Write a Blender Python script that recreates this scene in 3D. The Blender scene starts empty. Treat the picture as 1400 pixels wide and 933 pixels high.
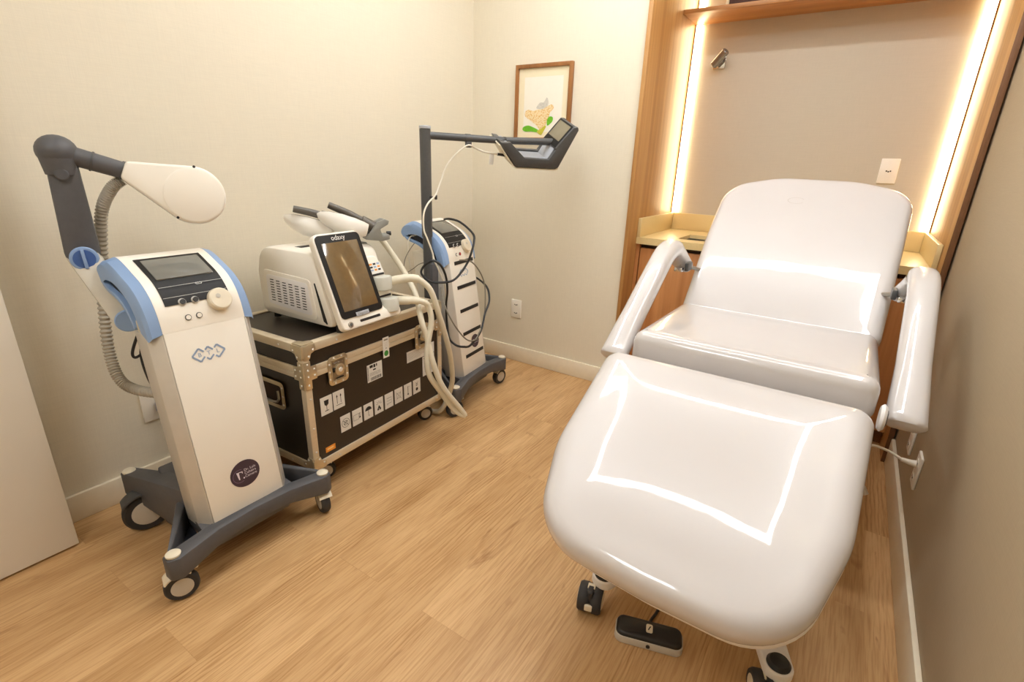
import bpy, bmesh, math, random
from mathutils import Vector as V, Matrix as Mx
random.seed(4)
C = bpy.context.scene.collection
PI = math.pi
INV = {}

# ------------------------------------------------------------------ materials
def lin(c):
    c = c / 255.0
    return c / 12.92 if c <= 0.04045 else ((c + 0.055) / 1.055) ** 2.4
def rgb(r, g, b): return (lin(r), lin(g), lin(b), 1)

def mat(name, col, rough=0.5, metal=0.0, coat=0.0, var=0.06, vscale=30, bump=0.0, bscale=80, spec=0.5, stretch=None, detail=2):
    m = bpy.data.materials.new(name); m.use_nodes = True
    nt = m.node_tree; b = nt.nodes['Principled BSDF']
    tc = nt.nodes.new('ShaderNodeTexCoord'); mp = nt.nodes.new('ShaderNodeMapping')
    nt.links.new(tc.outputs['Object'], mp.inputs['Vector'])
    if stretch: mp.inputs['Scale'].default_value = stretch
    n = nt.nodes.new('ShaderNodeTexNoise'); n.inputs['Scale'].default_value = vscale; n.inputs['Detail'].default_value = detail
    nt.links.new(mp.outputs['Vector'], n.inputs['Vector'])
    r = nt.nodes.new('ShaderNodeValToRGB')
    c = rgb(*col)
    r.color_ramp.elements[0].position = 0.3; r.color_ramp.elements[1].position = 0.7
    r.color_ramp.elements[0].color = tuple(x * (1 - var) for x in c[:3]) + (1,)
    r.color_ramp.elements[1].color = tuple(min(1, x * (1 + var)) for x in c[:3]) + (1,)
    nt.links.new(n.outputs['Fac'], r.inputs['Fac']); nt.links.new(r.outputs['Color'], b.inputs['Base Color'])
    b.inputs['Roughness'].default_value = rough; b.inputs['Metallic'].default_value = metal
    b.inputs['Coat Weight'].default_value = coat; b.inputs['Coat Roughness'].default_value = 0.03
    b.inputs['Specular IOR Level'].default_value = spec
    if bump:
        n2 = nt.nodes.new('ShaderNodeTexNoise'); n2.inputs['Scale'].default_value = bscale; n2.inputs['Detail'].default_value = 3
        nt.links.new(mp.outputs['Vector'], n2.inputs['Vector'])
        bp = nt.nodes.new('ShaderNodeBump'); bp.inputs['Strength'].default_value = bump; bp.inputs['Distance'].default_value = 0.01
        nt.links.new(n2.outputs['Fac'], bp.inputs['Height']); nt.links.new(bp.outputs['Normal'], b.inputs['Normal'])
        if coat: nt.links.new(bp.outputs['Normal'], b.inputs['Coat Normal'])
    return m

def emit(name, col, strength):
    m = bpy.data.materials.new(name); m.use_nodes = True
    nt = m.node_tree; b = nt.nodes['Principled BSDF']
    b.inputs['Base Color'].default_value = (.8, .8, .8, 1)
    b.inputs['Emission Color'].default_value = col; b.inputs['Emission Strength'].default_value = strength
    return m

def wall_mat(name, col):
    m = bpy.data.materials.new(name); m.use_nodes = True
    nt = m.node_tree; b = nt.nodes['Principled BSDF']; L = nt.links.new
    tc = nt.nodes.new('ShaderNodeTexCoord')
    hs = []
    for sc in ((8, 8, 220), (220, 220, 8)):
        mp = nt.nodes.new('ShaderNodeMapping'); mp.inputs['Scale'].default_value = sc
        n = nt.nodes.new('ShaderNodeTexNoise'); n.inputs['Scale'].default_value = 2.2; n.inputs['Detail'].default_value = 2
        L(tc.outputs['Object'], mp.inputs['Vector']); L(mp.outputs['Vector'], n.inputs['Vector']); hs.append(n)
    a = nt.nodes.new('ShaderNodeMath'); a.operation = 'ADD'
    L(hs[0].outputs['Fac'], a.inputs[0]); L(hs[1].outputs['Fac'], a.inputs[1])
    r = nt.nodes.new('ShaderNodeMapRange'); r.inputs['From Min'].default_value = .7; r.inputs['From Max'].default_value = 1.3
    r.inputs['To Min'].default_value = .965; r.inputs['To Max'].default_value = 1.025
    L(a.outputs[0], r.inputs['Value'])
    mul = nt.nodes.new('ShaderNodeVectorMath'); mul.operation = 'SCALE'
    mul.inputs[0].default_value = rgb(*col)[:3]; L(r.outputs[0], mul.inputs['Scale'])
    L(mul.outputs[0], b.inputs['Base Color'])
    b.inputs['Roughness'].default_value = .7; b.inputs['Specular IOR Level'].default_value = .25
    bp = nt.nodes.new('ShaderNodeBump'); bp.inputs['Strength'].default_value = .05; bp.inputs['Distance'].default_value = .004
    L(a.outputs[0], bp.inputs['Height']); L(bp.outputs['Normal'], b.inputs['Normal'])
    return m

def wood_mat(name, dark, light, grain=(60, 60, 1.6), rough=.42, fine=.35, coat=0.0):
    """straight veneer grain; the long direction is the small number in `grain`"""
    m = bpy.data.materials.new(name); m.use_nodes = True
    nt = m.node_tree; b = nt.nodes['Principled BSDF']; L = nt.links.new
    tc = nt.nodes.new('ShaderNodeTexCoord')
    mp = nt.nodes.new('ShaderNodeMapping'); mp.inputs['Scale'].default_value = grain
    L(tc.outputs['Object'], mp.inputs['Vector'])
    n1 = nt.nodes.new('ShaderNodeTexNoise'); n1.inputs['Scale'].default_value = .35; n1.inputs['Detail'].default_value = 5; n1.inputs['Distortion'].default_value = .4
    n2 = nt.nodes.new('ShaderNodeTexNoise'); n2.inputs['Scale'].default_value = 2.2; n2.inputs['Detail'].default_value = 4
    L(mp.outputs['Vector'], n1.inputs['Vector']); L(mp.outputs['Vector'], n2.inputs['Vector'])
    mx = nt.nodes.new('ShaderNodeMix'); mx.data_type = 'FLOAT'; mx.inputs[0].default_value = fine
    L(n1.outputs['Fac'], mx.inputs[2]); L(n2.outputs['Fac'], mx.inputs[3])
    r = nt.nodes.new('ShaderNodeValToRGB'); r.color_ramp.elements[0].position = .3; r.color_ramp.elements[1].position = .7
    r.color_ramp.elements[0].color = rgb(*dark); r.color_ramp.elements[1].color = rgb(*light)
    L(mx.outputs[0], r.inputs['Fac']); L(r.outputs['Color'], b.inputs['Base Color'])
    b.inputs['Roughness'].default_value = rough; b.inputs['Coat Weight'].default_value = coat
    return m

def floor_mat():
    m = bpy.data.materials.new('oak_planks'); m.use_nodes = True
    nt = m.node_tree; b = nt.nodes['Principled BSDF']; L = nt.links.new
    tc = nt.nodes.new('ShaderNodeTexCoord')
    mp = nt.nodes.new('ShaderNodeMapping'); mp.inputs['Rotation'].default_value = (0, 0, PI / 2); mp.inputs['Location'].default_value = (.37, .09, 0)
    L(tc.outputs['Object'], mp.inputs['Vector'])
    br = nt.nodes.new('ShaderNodeTexBrick'); br.offset = .37
    br.inputs['Scale'].default_value = 1; br.inputs['Brick Width'].default_value = 1.22; br.inputs['Row Height'].default_value = .182
    br.inputs['Mortar Size'].default_value = .0006; br.inputs['Mortar Smooth'].default_value = .2
    br.inputs['Color1'].default_value = (0, 0, 0, 1); br.inputs['Color2'].default_value = (1, 1, 1, 1); br.inputs['Mortar'].default_value = (.5, .5, .5, 1)
    L(mp.outputs['Vector'], br.inputs['Vector'])
    # each plank shifts its own grain
    off = nt.nodes.new('ShaderNodeVectorMath'); off.operation = 'SCALE'; off.inputs['Scale'].default_value = 37.0
    L(br.outputs['Color'], off.inputs[0])
    add = nt.nodes.new('ShaderNodeVectorMath'); add.operation = 'ADD'
    L(mp.outputs['Vector'], add.inputs[0]); L(off.outputs[0], add.inputs[1])
    def noise(scale, sc, det, dist=0.0):
        q = nt.nodes.new('ShaderNodeMapping'); q.inputs['Scale'].default_value = sc; L(add.outputs[0], q.inputs['Vector'])
        n = nt.nodes.new('ShaderNodeTexNoise'); n.inputs['Scale'].default_value = scale; n.inputs['Detail'].default_value = det; n.inputs['Distortion'].default_value = dist
        L(q.outputs['Vector'], n.inputs['Vector']); return n
    fine = noise(9, (1.0, 22, 1), 7, .35)
    broad = noise(1.6, (.7, 4.5, 1), 3, .8)
    def ramp(inp, p0, c0, p1, c1):
        r = nt.nodes.new('ShaderNodeValToRGB'); r.color_ramp.elements[0].position = p0; r.color_ramp.elements[1].position = p1
        r.color_ramp.elements[0].color = c0; r.color_ramp.elements[1].color = c1; L(inp, r.inputs['Fac']); return r
    def mixc(kind, fac, a, bb):
        x = nt.nodes.new('ShaderNodeMix'); x.data_type = 'RGBA'; x.blend_type = kind
        if isinstance(fac, (int, float)): x.inputs[0].default_value = fac
        else: L(fac, x.inputs[0])
        L(a, x.inputs[6]); L(bb, x.inputs[7]); return x
    base = ramp(broad.outputs['Fac'], .3, rgb(*FLOOR_D), .7, rgb(*FLOOR_L))
    fr = ramp(fine.outputs['Fac'], .36, (.74, .65, .54, 1), .56, (1, 1, 1, 1))
    x1 = mixc('MULTIPLY', .7, base.outputs['Color'], fr.outputs['Color'])
    # cathedral figure: distorted bands, only where a slow mask lets them through
    q = nt.nodes.new('ShaderNodeMapping'); q.inputs['Scale'].default_value = (1.1, 7.5, 1); L(add.outputs[0], q.inputs['Vector'])
    wv = nt.nodes.new('ShaderNodeTexWave'); wv.wave_type = 'RINGS'; wv.inputs['Scale'].default_value = 3.2; wv.inputs['Distortion'].default_value = 7.0; wv.inputs['Detail'].default_value = 3; wv.inputs['Detail Scale'].default_value = 1.4
    L(q.outputs['Vector'], wv.inputs['Vector'])
    wr = ramp(wv.outputs['Fac'], .0, (.70, .60, .48, 1), .35, (1, 1, 1, 1))
    mk = ramp(noise(1.3, (1.1, 4.5, 1), 3, .5).outputs['Fac'], .47, (0, 0, 0, 1), .62, (.9, .9, .9, 1))
    x15 = mixc('MULTIPLY', mk.outputs['Color'], x1.outputs[2], wr.outputs['Color'])
    pl = ramp(br.outputs['Color'], 0, (.93, .92, .90, 1), 1, (1.0, 1.0, 1.0, 1))
    x2 = mixc('MULTIPLY', .8, x15.outputs[2], pl.outputs['Color'])
    kn = ramp(noise(1.6, (2.2, 9, 1), 3, 1.2).outputs['Fac'], .65, (1, 1, 1, 1), .77, (.55, .43, .32, 1))
    x3 = mixc('MULTIPLY', .8, x2.outputs[2], kn.outputs['Color'])
    mo = ramp(br.outputs['Fac'], 0, (1, 1, 1, 1), 1, (.86, .82, .78, 1))
    x4 = mixc('MULTIPLY', 1.0, x3.outputs[2], mo.outputs['Color'])
    L(x4.outputs[2], b.inputs['Base Color'])
    b.inputs['Roughness'].default_value = .38; b.inputs['Specular IOR Level'].default_value = .4
    bp = nt.nodes.new('ShaderNodeBump'); bp.inputs['Strength'].default_value = .06; bp.inputs['Distance'].default_value = .003
    L(fine.outputs['Fac'], bp.inputs['Height']); L(bp.outputs['Normal'], b.inputs['Normal'])
    return m

EXPO = 0.2
FLOOR_D = (186, 146, 98); FLOOR_L = (214, 176, 128)
M = dict(
    wall=wall_mat('cream_wallpaper', (228, 220, 201)),
    niche=wall_mat('taupe_linen_wallpaper', (196, 187, 170)),
    wall_r=wall_mat('falloff_toned_wallpaper', (176, 160, 134)),  # light falloff on the right wall is put into this darker base colour
    ceil=mat('white_ceiling_paint', (240, 238, 234), .8, var=.02, vscale=6),
    base=mat('cream_baseboard_paint', (236, 226, 204), .45, var=.02),
    door=mat('white_door_lacquer', (236, 231, 220), .4, var=.015, vscale=4),
    floor=floor_mat(),
    wood=wood_mat('oak_veneer_upright', (166, 116, 62), (204, 158, 98)),
    wood_h=wood_mat('oak_veneer_shelf', (150, 98, 50), (196, 140, 82), grain=(1.6, 60, 60)),
    edge=mat('brown_trim_and_shaded_edge', (112, 74, 44), .5, var=.15, vscale=40, stretch=(8, 8, .6)),
    cab=wood_mat('walnut_toned_cabinet_veneer', (172, 112, 62), (212, 152, 96), grain=(34, 34, 1.3), fine=.3),
    gap=mat('dark_shadow_gap', (60, 40, 28), .8),
    quartz=mat('sand_quartz', (222, 200, 146), .3, var=.04, vscale=300),
    steel=mat('brushed_steel', (176, 172, 164), .3, 1, var=.06, vscale=60, stretch=(1, 30, 1)),
    chrome=mat('chrome', (220, 220, 220), .08, 1, var=.01),
    vinyl=mat('glossy_white_vinyl', (203, 199, 198), .3, 0, 1.0, var=.01, vscale=5, bump=.07, bscale=4.5, spec=.4),
    emboss=mat('embossed_vinyl', (186, 180, 176), .3, 0, .8, var=.01),
    shell=mat('white_shell_plastic', (238, 236, 236), .3, var=.01),
    black=mat('black_plastic', (30, 28, 27), .4, var=.1),
    rubber=mat('dark_rubber', (48, 47, 48), .6, var=.1),
    hub=mat('grey_hub_plastic', (196, 190, 178), .45, var=.03),
    beigecap=mat('cream_plastic_cap', (226, 216, 194), .45, var=.03),
    mwhite=mat('ivory_machine_plastic', (242, 237, 226), .35, var=.015, vscale=6),
    silver=mat('silver_painted_plastic', (206, 201, 192), .35, .25, var=.03, vscale=20),
    mbeige=mat('light_tinted_machine_plastic', (212, 202, 178), .45, var=.02),  # same ivory plastic; the beige cast of the light is put into its colour
    blue=mat('powder_blue_plastic', (138, 166, 206), .4, var=.03, vscale=8),
    dblue=mat('cobalt_plastic', (64, 98, 160), .4, var=.05),
    grey=mat('slate_grey_plastic', (84, 84, 87), .5, var=.05, vscale=60),
    dgrey=mat('anthracite_metal_paint', (78, 79, 80), .42, var=.05, vscale=80),
    lgrey=mat('light_grey_plastic', (176, 180, 188), .45, var=.03),
    armgrey=mat('pale_grey_arm_plastic', (208, 204, 192), .45, var=.03),
    panelblk=mat('black_control_panel', (30, 29, 29), .5, var=.05, spec=.3),
    glass=mat('grey_touch_screen', (118, 118, 112), .12, var=.02, spec=.8),
    glass2=mat('dark_touch_screen', (112, 92, 62), .1, var=.05, vscale=60, spec=1.0),
    glass3=mat('olive_touch_screen', (132, 124, 104), .15, var=.02),
    hose=mat('corrugated_grey_hose', (178, 172, 160), .5, var=.03),
    tube=mat('pale_rubber_hose', (222, 216, 196), .45, var=.02),
    tubeg=mat('grey_hose_connector', (206, 206, 196), .45, var=.02),
    case=mat('black_laminate', (44, 36, 28), .38, var=.12, vscale=200, bump=.04, bscale=250),
    alu=mat('aluminium_extrusion', (222, 208, 182), .36, .35, var=.08, vscale=20, stretch=(1, 1, 60)),
    zinc=mat('zinc_plated_steel', (206, 190, 158), .28, .65, var=.12, vscale=18),
    rivet=mat('bright_rivet', (244, 242, 236), .25, .2, var=.02),
    paper=mat('white_label_paper', (226, 224, 218), .6, var=.02),
    ink=mat('black_ink', (28, 27, 26), .6, var=.02),
    green=mat('green_ink', (62, 138, 60), .6), orange=mat('orange_label', (236, 150, 50), .55), lorange=mat('pale_orange_print', (250, 205, 130), .55),
    red=mat('red_plastic', (190, 50, 44), .4),
    purple=mat('aubergine_sticker', (66, 50, 60), .5, var=.04), lilac=mat('pale_lilac_print', (222, 212, 218), .5), lilacd=mat('lilac_line_print', (130, 104, 128), .5),
    logo=mat('grey_blue_print', (150, 170, 198), .5), white=mat('white_print', (236, 234, 230), .5), panelline=mat('pale_line_print', (190, 188, 182), .5),
    plate=mat('white_socket_plastic', (240, 234, 222), .35, var=.01),
    frame=wood_mat('brown_picture_frame_wood', (128, 82, 40), (164, 108, 56), grain=(40, 40, 3)),
    mount=mat('ivory_mount_board', (238, 226, 194), .7, var=.01), art=mat('white_art_paper', (240, 234, 220), .7, var=.01),
    leaf=mat('leaf_green_paint', (106, 182, 32), .7, var=.12, vscale=60),
    ochre=None, sketch=mat('pencil_grey_paint', (204, 200, 190), .7, var=.12, vscale=120), stalk=mat('yellow_green_paint', (198, 190, 60), .7, var=.1),
    cord=mat('black_cable', (30, 30, 32), .45), cordg=mat('grey_cable', (132, 126, 112), .5), cordw=mat('white_cable', (230, 224, 208), .45),
    appl=mat('satin_applicator_shell', (236, 232, 224), .3, var=.02), appd=mat('taupe_applicator_cover', (96, 90, 82), .38, var=.06), clip=mat('grey_clip_plastic', (140, 140, 134), .45),
    brown=mat('dark_brown_box_board', (76, 48, 40), .55, var=.1), dark=mat('dark_recess', (34, 36, 44), .6),
    led=emit('warm_led_diffuser', (1.0, .80, .47, 1), 13.0),
    panel=emit('fill_panel_diffuser', (.945, .978, 1.0, 1), 15.0),
    lamp=emit('ceiling_led_diffuser', (.945, .978, 1.0, 1), 36.0),
)
def ochre_mat():
    m = mat('ochre_dotted_paint', (222, 178, 104), .7)
    nt = m.node_tree; b = nt.nodes['Principled BSDF']; L = nt.links.new
    tc = nt.nodes.new('ShaderNodeTexCoord'); v = nt.nodes.new('ShaderNodeTexVoronoi'); v.inputs['Scale'].default_value = 120
    L(tc.outputs['Object'], v.inputs['Vector'])
    r = nt.nodes.new('ShaderNodeValToRGB'); r.color_ramp.elements[0].position = .2; r.color_ramp.elements[1].position = .55
    r.color_ramp.elements[0].color = rgb(216, 164, 82); r.color_ramp.elements[1].color = rgb(236, 214, 168)
    L(v.outputs['Distance'], r.inputs['Fac']); L(r.outputs['Color'], b.inputs['Base Color'])
    return m
M['ochre'] = ochre_mat()

# ------------------------------------------------------------------ mesh building
def catmull(pts, k=6, closed=False):
    pts = [V(p) for p in pts]; out = []; n = len(pts)
    rng = range(n if closed else n - 1)
    for i in rng:
        g = lambda j: pts[j % n] if closed else pts[max(0, min(n - 1, j))]
        p0, p1, p2, p3 = g(i - 1), g(i), g(i + 1), g(i + 2)
        for s in range(k):
            t = s / k
            out.append(.5 * ((2 * p1) + (p2 - p0) * t + (2 * p0 - 5 * p1 + 4 * p2 - p3) * t * t + (3 * p1 - p0 - 3 * p2 + p3) * t ** 3))
    if not closed: out.append(pts[-1])
    return out

def rounded(corners, n=8):
    """2D polygon with a radius per corner -> dense outline"""
    out = []; N = len(corners)
    for i in range(N):
        x, y, r = corners[i]
        p = V((x, y)); a = V(corners[i - 1][:2]) - p; b = V(corners[(i + 1) % N][:2]) - p
        if r <= 0: out.append((x, y)); continue
        a.normalize(); b.normalize()
        ang = math.acos(max(-1, min(1, a.dot(b)))); d = r / math.tan(ang / 2)
        c = p + (a + b).normalized() * (r / math.sin(ang / 2))
        p0 = p + a * d; p1 = p + b * d
        a0 = math.atan2(p0.y - c.y, p0.x - c.x); a1 = math.atan2(p1.y - c.y, p1.x - c.x)
        da = (a1 - a0 + PI) % (2 * PI) - PI
        for k in range(n + 1):
            t = a0 + da * k / n
            out.append((c.x + r * math.cos(t), c.y + r * math.sin(t)))
    return out

def resample(poly, step):
    out = []; n = len(poly)
    for i in range(n):
        a = V(poly[i]); b = V(poly[(i + 1) % n]); k = max(1, int((b - a).length / step))
        for s in range(k): out.append(tuple(a + (b - a) * s / k))
    return out

def frame(o, z, x=(1, 0, 0)):
    z = V(z).normalized(); x = V(x); x = (x - z * x.dot(z)).normalized(); y = z.cross(x)
    m = Mx.Identity(4)
    for i in range(3): m[i][0], m[i][1], m[i][2], m[i][3] = x[i], y[i], z[i], o[i]
    return m

class MB:
    def __init__(s): s.bm = bmesh.new(); s.mats = []
    def mi(s, m):
        if m not in s.mats: s.mats.append(m)
        return s.mats.index(m)
    def add(s, t, m, X=None):
        if X is not None: bmesh.ops.transform(t, matrix=X, verts=t.verts)
        i = s.mi(m)
        for f in t.faces: f.material_index = i
        me = bpy.data.meshes.new('tmp'); t.to_mesh(me); t.free(); s.bm.from_mesh(me); bpy.data.meshes.remove(me); return s
    def bev(s, t, r, seg=2, ang=.5):
        if r > 0:
            bmesh.ops.recalc_face_normals(t, faces=t.faces)
            ed = [e for e in t.edges if len(e.link_faces) == 2 and e.calc_face_angle(0) > ang]
            bmesh.ops.bevel(t, geom=ed, offset=r, segments=seg, affect='EDGES', profile=.5, clamp_overlap=True)
    def box(s, a, b, m, r=0, seg=2, X=None):
        t = bmesh.new(); bmesh.ops.create_cube(t, size=1)
        a, b = V(a), V(b)
        for v in t.verts: v.co = V(((a[k] + b[k]) / 2 + v.co[k] * (b[k] - a[k])) for k in range(3))
        s.bev(t, r, seg); return s.add(t, m, X)
    def prism(s, poly, ax, a, b, m, r=0, seg=2, X=None):
        """poly in the two other axes, in order: x->(y,z) y->(x,z) z->(x,y)"""
        t = bmesh.new()
        def co(p, d): return {'x': (d, p[0], p[1]), 'y': (p[0], d, p[1]), 'z': (p[0], p[1], d)}[ax]
        v0 = [t.verts.new(co(p, a)) for p in poly]; v1 = [t.verts.new(co(p, b)) for p in poly]
        n = len(poly); t.faces.new(v0); t.faces.new(v1[::-1])
        for i in range(n): t.faces.new((v0[i], v1[i], v1[(i + 1) % n], v0[(i + 1) % n]))
        bmesh.ops.recalc_face_normals(t, faces=t.faces); s.bev(t, r, seg); return s.add(t, m, X)
    def loft(s, rings, m, cap=True, closed=True, X=None, r=0):
        t = bmesh.new(); vs = [[t.verts.new(p) for p in rr] for rr in rings]
        for a, b in zip(vs, vs[1:]):
            n = len(a)
            for i in range(n if closed else n - 1): t.faces.new((a[i], a[(i + 1) % n], b[(i + 1) % n], b[i]))
        if cap:
            for rr in (vs[0], vs[-1]):
                if len(rr) > 2: t.faces.new(rr)
        bmesh.ops.recalc_face_normals(t, faces=t.faces); s.bev(t, r); return s.add(t, m, X)
    def tube(s, pts, r, m, n=10, smooth=6, X=None, closed=False, ring=None):
        p = catmull(pts, smooth, closed) if smooth else [V(q) for q in pts]
        N = len(p); rr = r if callable(r) else (lambda u: r)
        rings = []; up = None
        for i in range(N):
            if closed: d = p[(i + 1) % N] - p[i - 1]
            else: d = p[min(N - 1, i + 1)] - p[max(0, i - 1)]
            d.normalize()
            if up is None:
                up = V((0, 0, 1)) if abs(d.z) < .9 else V((1, 0, 0))
            sd = d.cross(up).normalized(); up = sd.cross(d).normalized()
            ra = rr(i / (N - 1))
            rings.append([p[i] + sd * math.cos(2 * PI * k / n) * ra + up * math.sin(2 * PI * k / n) * ra for k in range(n)])
        if closed: rings.append(rings[0])
        return s.loft(rings, m, cap=not closed, X=X)
    def lathe(s, prof, m, X=None, n=28):
        rings = [[(r * math.cos(2 * PI * k / n), r * math.sin(2 * PI * k / n), z) for k in range(n)] for r, z in prof]
        return s.loft(rings, m, X=X)
    def cyl(s, p0, p1, r, m, r2=None, n=24, b=0):
        p0, p1 = V(p0), V(p1); L = (p1 - p0).length; r2 = r if r2 is None else r2
        d = (p1 - p0).normalized(); X = frame(p0, d, (1, 0, 0) if abs(d.x) < .9 else (0, 1, 0))
        pr = [(r, 0), (r2, L)] if not b else [(r - b, 0), (r, b), (r2, L - b), (r2 - b, L)]
        return s.lathe(pr, m, X, n)
    def ball(s, c, rad, m, X=None, u=20, v=12):
        t = bmesh.new(); bmesh.ops.create_uvsphere(t, u_segments=u, v_segments=v, radius=1)
        for q in t.verts: q.co = V((c[k] + q.co[k] * rad[k]) for k in range(3))
        return s.add(t, m, X)
    def poly(s, pts, m, X=None):
        t = bmesh.new(); t.faces.new([t.verts.new(p if len(p) == 3 else (p[0], p[1], 0)) for p in pts]); return s.add(t, m, X)
    def rect(s, x0, y0, x1, y1, m, X, z=0): return s.poly([(x0, y0, z), (x1, y0, z), (x1, y1, z), (x0, y1, z)], m, X)
    def line(s, a, b, w, m, X, z=0):
        a, b = V(a), V(b); d = (b - a).normalized(); q = V((-d.y, d.x)) * w / 2
        return s.poly([(*(a + q), z), (*(a - q), z), (*(b - q), z), (*(b + q), z)], m, X)
    def disc(s, c, r, m, X, z=0, n=20, ry=None):
        ry = ry or r
        return s.poly([(c[0] + r * math.cos(2 * PI * k / n), c[1] + ry * math.sin(2 * PI * k / n), z) for k in range(n)], m, X)
    def ring(s, c, r, w, m, X, z=0, a0=0, a1=2 * PI, n=28):
        for k in range(n):
            t0 = a0 + (a1 - a0) * k / n; t1 = a0 + (a1 - a0) * (k + 1) / n
            s.poly([(c[0] + q * math.cos(t), c[1] + q * math.sin(t), z) for q, t in ((r, t0), (r + w, t0), (r + w, t1), (r, t1))], m, X)
        return s
    def text(s, body, size, m, X, align='CENTER', z=0.0):
        cu = bpy.data.curves.new('t', 'FONT'); cu.body = body; cu.size = size; cu.align_x = align; cu.align_y = 'CENTER'; cu.resolution_u = 3
        o = bpy.data.objects.new('t', cu); C.objects.link(o); dg = bpy.context.evaluated_depsgraph_get(); dg.update()
        me = bpy.data.meshes.new_from_object(o.evaluated_get(dg)); t = bmesh.new(); t.from_mesh(me)
        bpy.data.objects.remove(o); bpy.data.curves.remove(cu); bpy.data.meshes.remove(me)
        return s.add(t, m, X @ Mx.Translation((0, 0, z)))
    def cushion(s, outline, X, thick, rt, rb, crown, m, step=.02, nr=5, nc=14):
        """outline in the local xy plane of X (z up = top); widest line at z=0"""
        P = resample(outline, step); n = len(P)
        area = sum(P[i][0] * P[(i + 1) % n][1] - P[(i + 1) % n][0] * P[i][1] for i in range(n))
        if area < 0: P = P[::-1]
        nrm = []
        for i in range(n):
            d = V(P[(i + 1) % n]) - V(P[i - 1]); nrm.append(V((-d.y, d.x)).normalized())
        def off(k, z): return [(P[i][0] + nrm[i].x * k, P[i][1] + nrm[i].y * k, z) for i in range(n)]
        rings = []
        for k in range(nr + 1):
            a = PI / 2 * k / nr; rings.append(off(rb * (1 - math.sin(a)), -thick + rb - rb * math.cos(a)))
        for k in range(nr + 1):
            a = PI / 2 * k / nr; rings.append(off(rt * (1 - math.cos(a)), -rt + rt * math.sin(a)))
        cx = sum(p[0] for p in P) / n; cy = sum(p[1] for p in P) / n; top = rings[-1]
        hx = max(abs(p[0] - cx) for p in top); hy = max(abs(p[1] - cy) for p in top)
        for k in range(1, nc + 1):
            f = 1 - k / nc * .985
            g = min(1, (1 - f) / .3)
            rings.append([(cx + (p[0] - cx) * f, cy + (p[1] - cy) * f, p[2] + crown * (g * (1 - (f * (p[0] - cx) / hx) ** 2) * (1 - (f * (p[1] - cy) / hy) ** 2) * .8 + .2 * (1 - f * f))) for p in top])
        return s.loft(rings, m, X=X)
    def build(s, name, parent=None, world=False, ang=35, loc=None):
        me = bpy.data.meshes.new(name)
        if world and parent is not None: bmesh.ops.transform(s.bm, matrix=INV[parent.name], verts=s.bm.verts)
        if loc is not None: bmesh.ops.translate(s.bm, vec=-V(loc), verts=s.bm.verts)
        s.bm.to_mesh(me); s.bm.free()
        for m in s.mats: me.materials.append(m)
        for p in me.polygons: p.use_smooth = True
        me.set_sharp_from_angle(angle=math.radians(ang))
        o = bpy.data.objects.new(name, me); C.objects.link(o)
        if parent is not None: o.parent = parent
        if loc is not None: o.location = loc
        if parent is not None and parent.name in INV: INV[o.name] = INV[parent.name]
        return o

def thing(name, label, cat, loc=(0, 0, 0), rz=0, group=None):
    o = bpy.data.objects.new(name, None); C.objects.link(o); o.empty_display_size = .1
    o.location = loc; o.rotation_euler = (0, 0, rz)
    INV[o.name] = (Mx.Translation(loc) @ Mx.Rotation(rz, 4, 'Z')).inverted()
    return tag(o, label, cat, group)
def tag(o, label, cat, group=None):
    o['label'] = label; o['category'] = cat
    if group: o['group'] = group
    return o
def struct(o, label=None):
    o['kind'] = 'structure'
    if label: o['label'] = label
    return o

# ------------------------------------------------------------------ the room
XL, XR, YB, YF, HC = -2.08, .364, 2.675, -1.15, 2.62
NL, NR, NY = -1.0, .335, 3.38          # alcove: left panel face, right panel face, back wall
struct(MB().box((XL - .1, YF - .1, -.06), (XR + .1, NY + .1, 0), M['floor']).build('floor'))
struct(MB().box((XL - .1, YF - .1, HC), (XR + .1, NY + .1, HC + .08), M['ceil']).build('ceiling'))
struct(MB().box((XL - .1, YF - .1, 0), (XL, YB + .12, HC), M['wall']).build('wall_left'))
struct(MB().box((XL, YB, 0), (NL - .022, YB + .12, HC), M['wall']).build('wall_back'))
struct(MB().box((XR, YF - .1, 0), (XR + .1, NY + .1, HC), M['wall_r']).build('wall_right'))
struct(MB().box((XL, YF - .1, 0), (XR, YF, HC), M['wall']).build('wall_front'))
struct(MB().box((NL - .022, NY, 0), (XR, NY + .1, HC), M['niche']).build('wall_alcove'))
def baseboard(name, a, b, prof_ax):
    return struct(MB().box(a, b, M['base'], .004).build(name))
baseboard('baseboard_left', (XL, YF, 0), (XL + .015, YB, .102), 0)
baseboard('baseboard_back', (XL + .015, YB - .015, 0), (NL - .022, YB, .102), 0)
baseboard('baseboard_right', (XR - .015, YF, 0), (XR, 2.655, .128), 0)

# open door leaf standing parallel to the left wall
d = MB().box((-1.962, -.48, .008), (-1.922, .358, 2.1), M['door'], .002)
dr = struct(d.build('door_1'), 'plain white door leaf swung open against the left wall')
h = MB(); h.cyl((-1.922, .29, 1.02), (-1.912, .29, 1.02), .026, M['steel'], b=.002); h.cyl((-1.912, .29, 1.02), (-1.875, .29, 1.02), .009, M['steel'])
h.tube([(-1.878, .29, 1.02), (-1.876, .25, 1.02), (-1.878, .17, 1.02)], .009, M['steel']); h.build('door_handle', dr)

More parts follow.
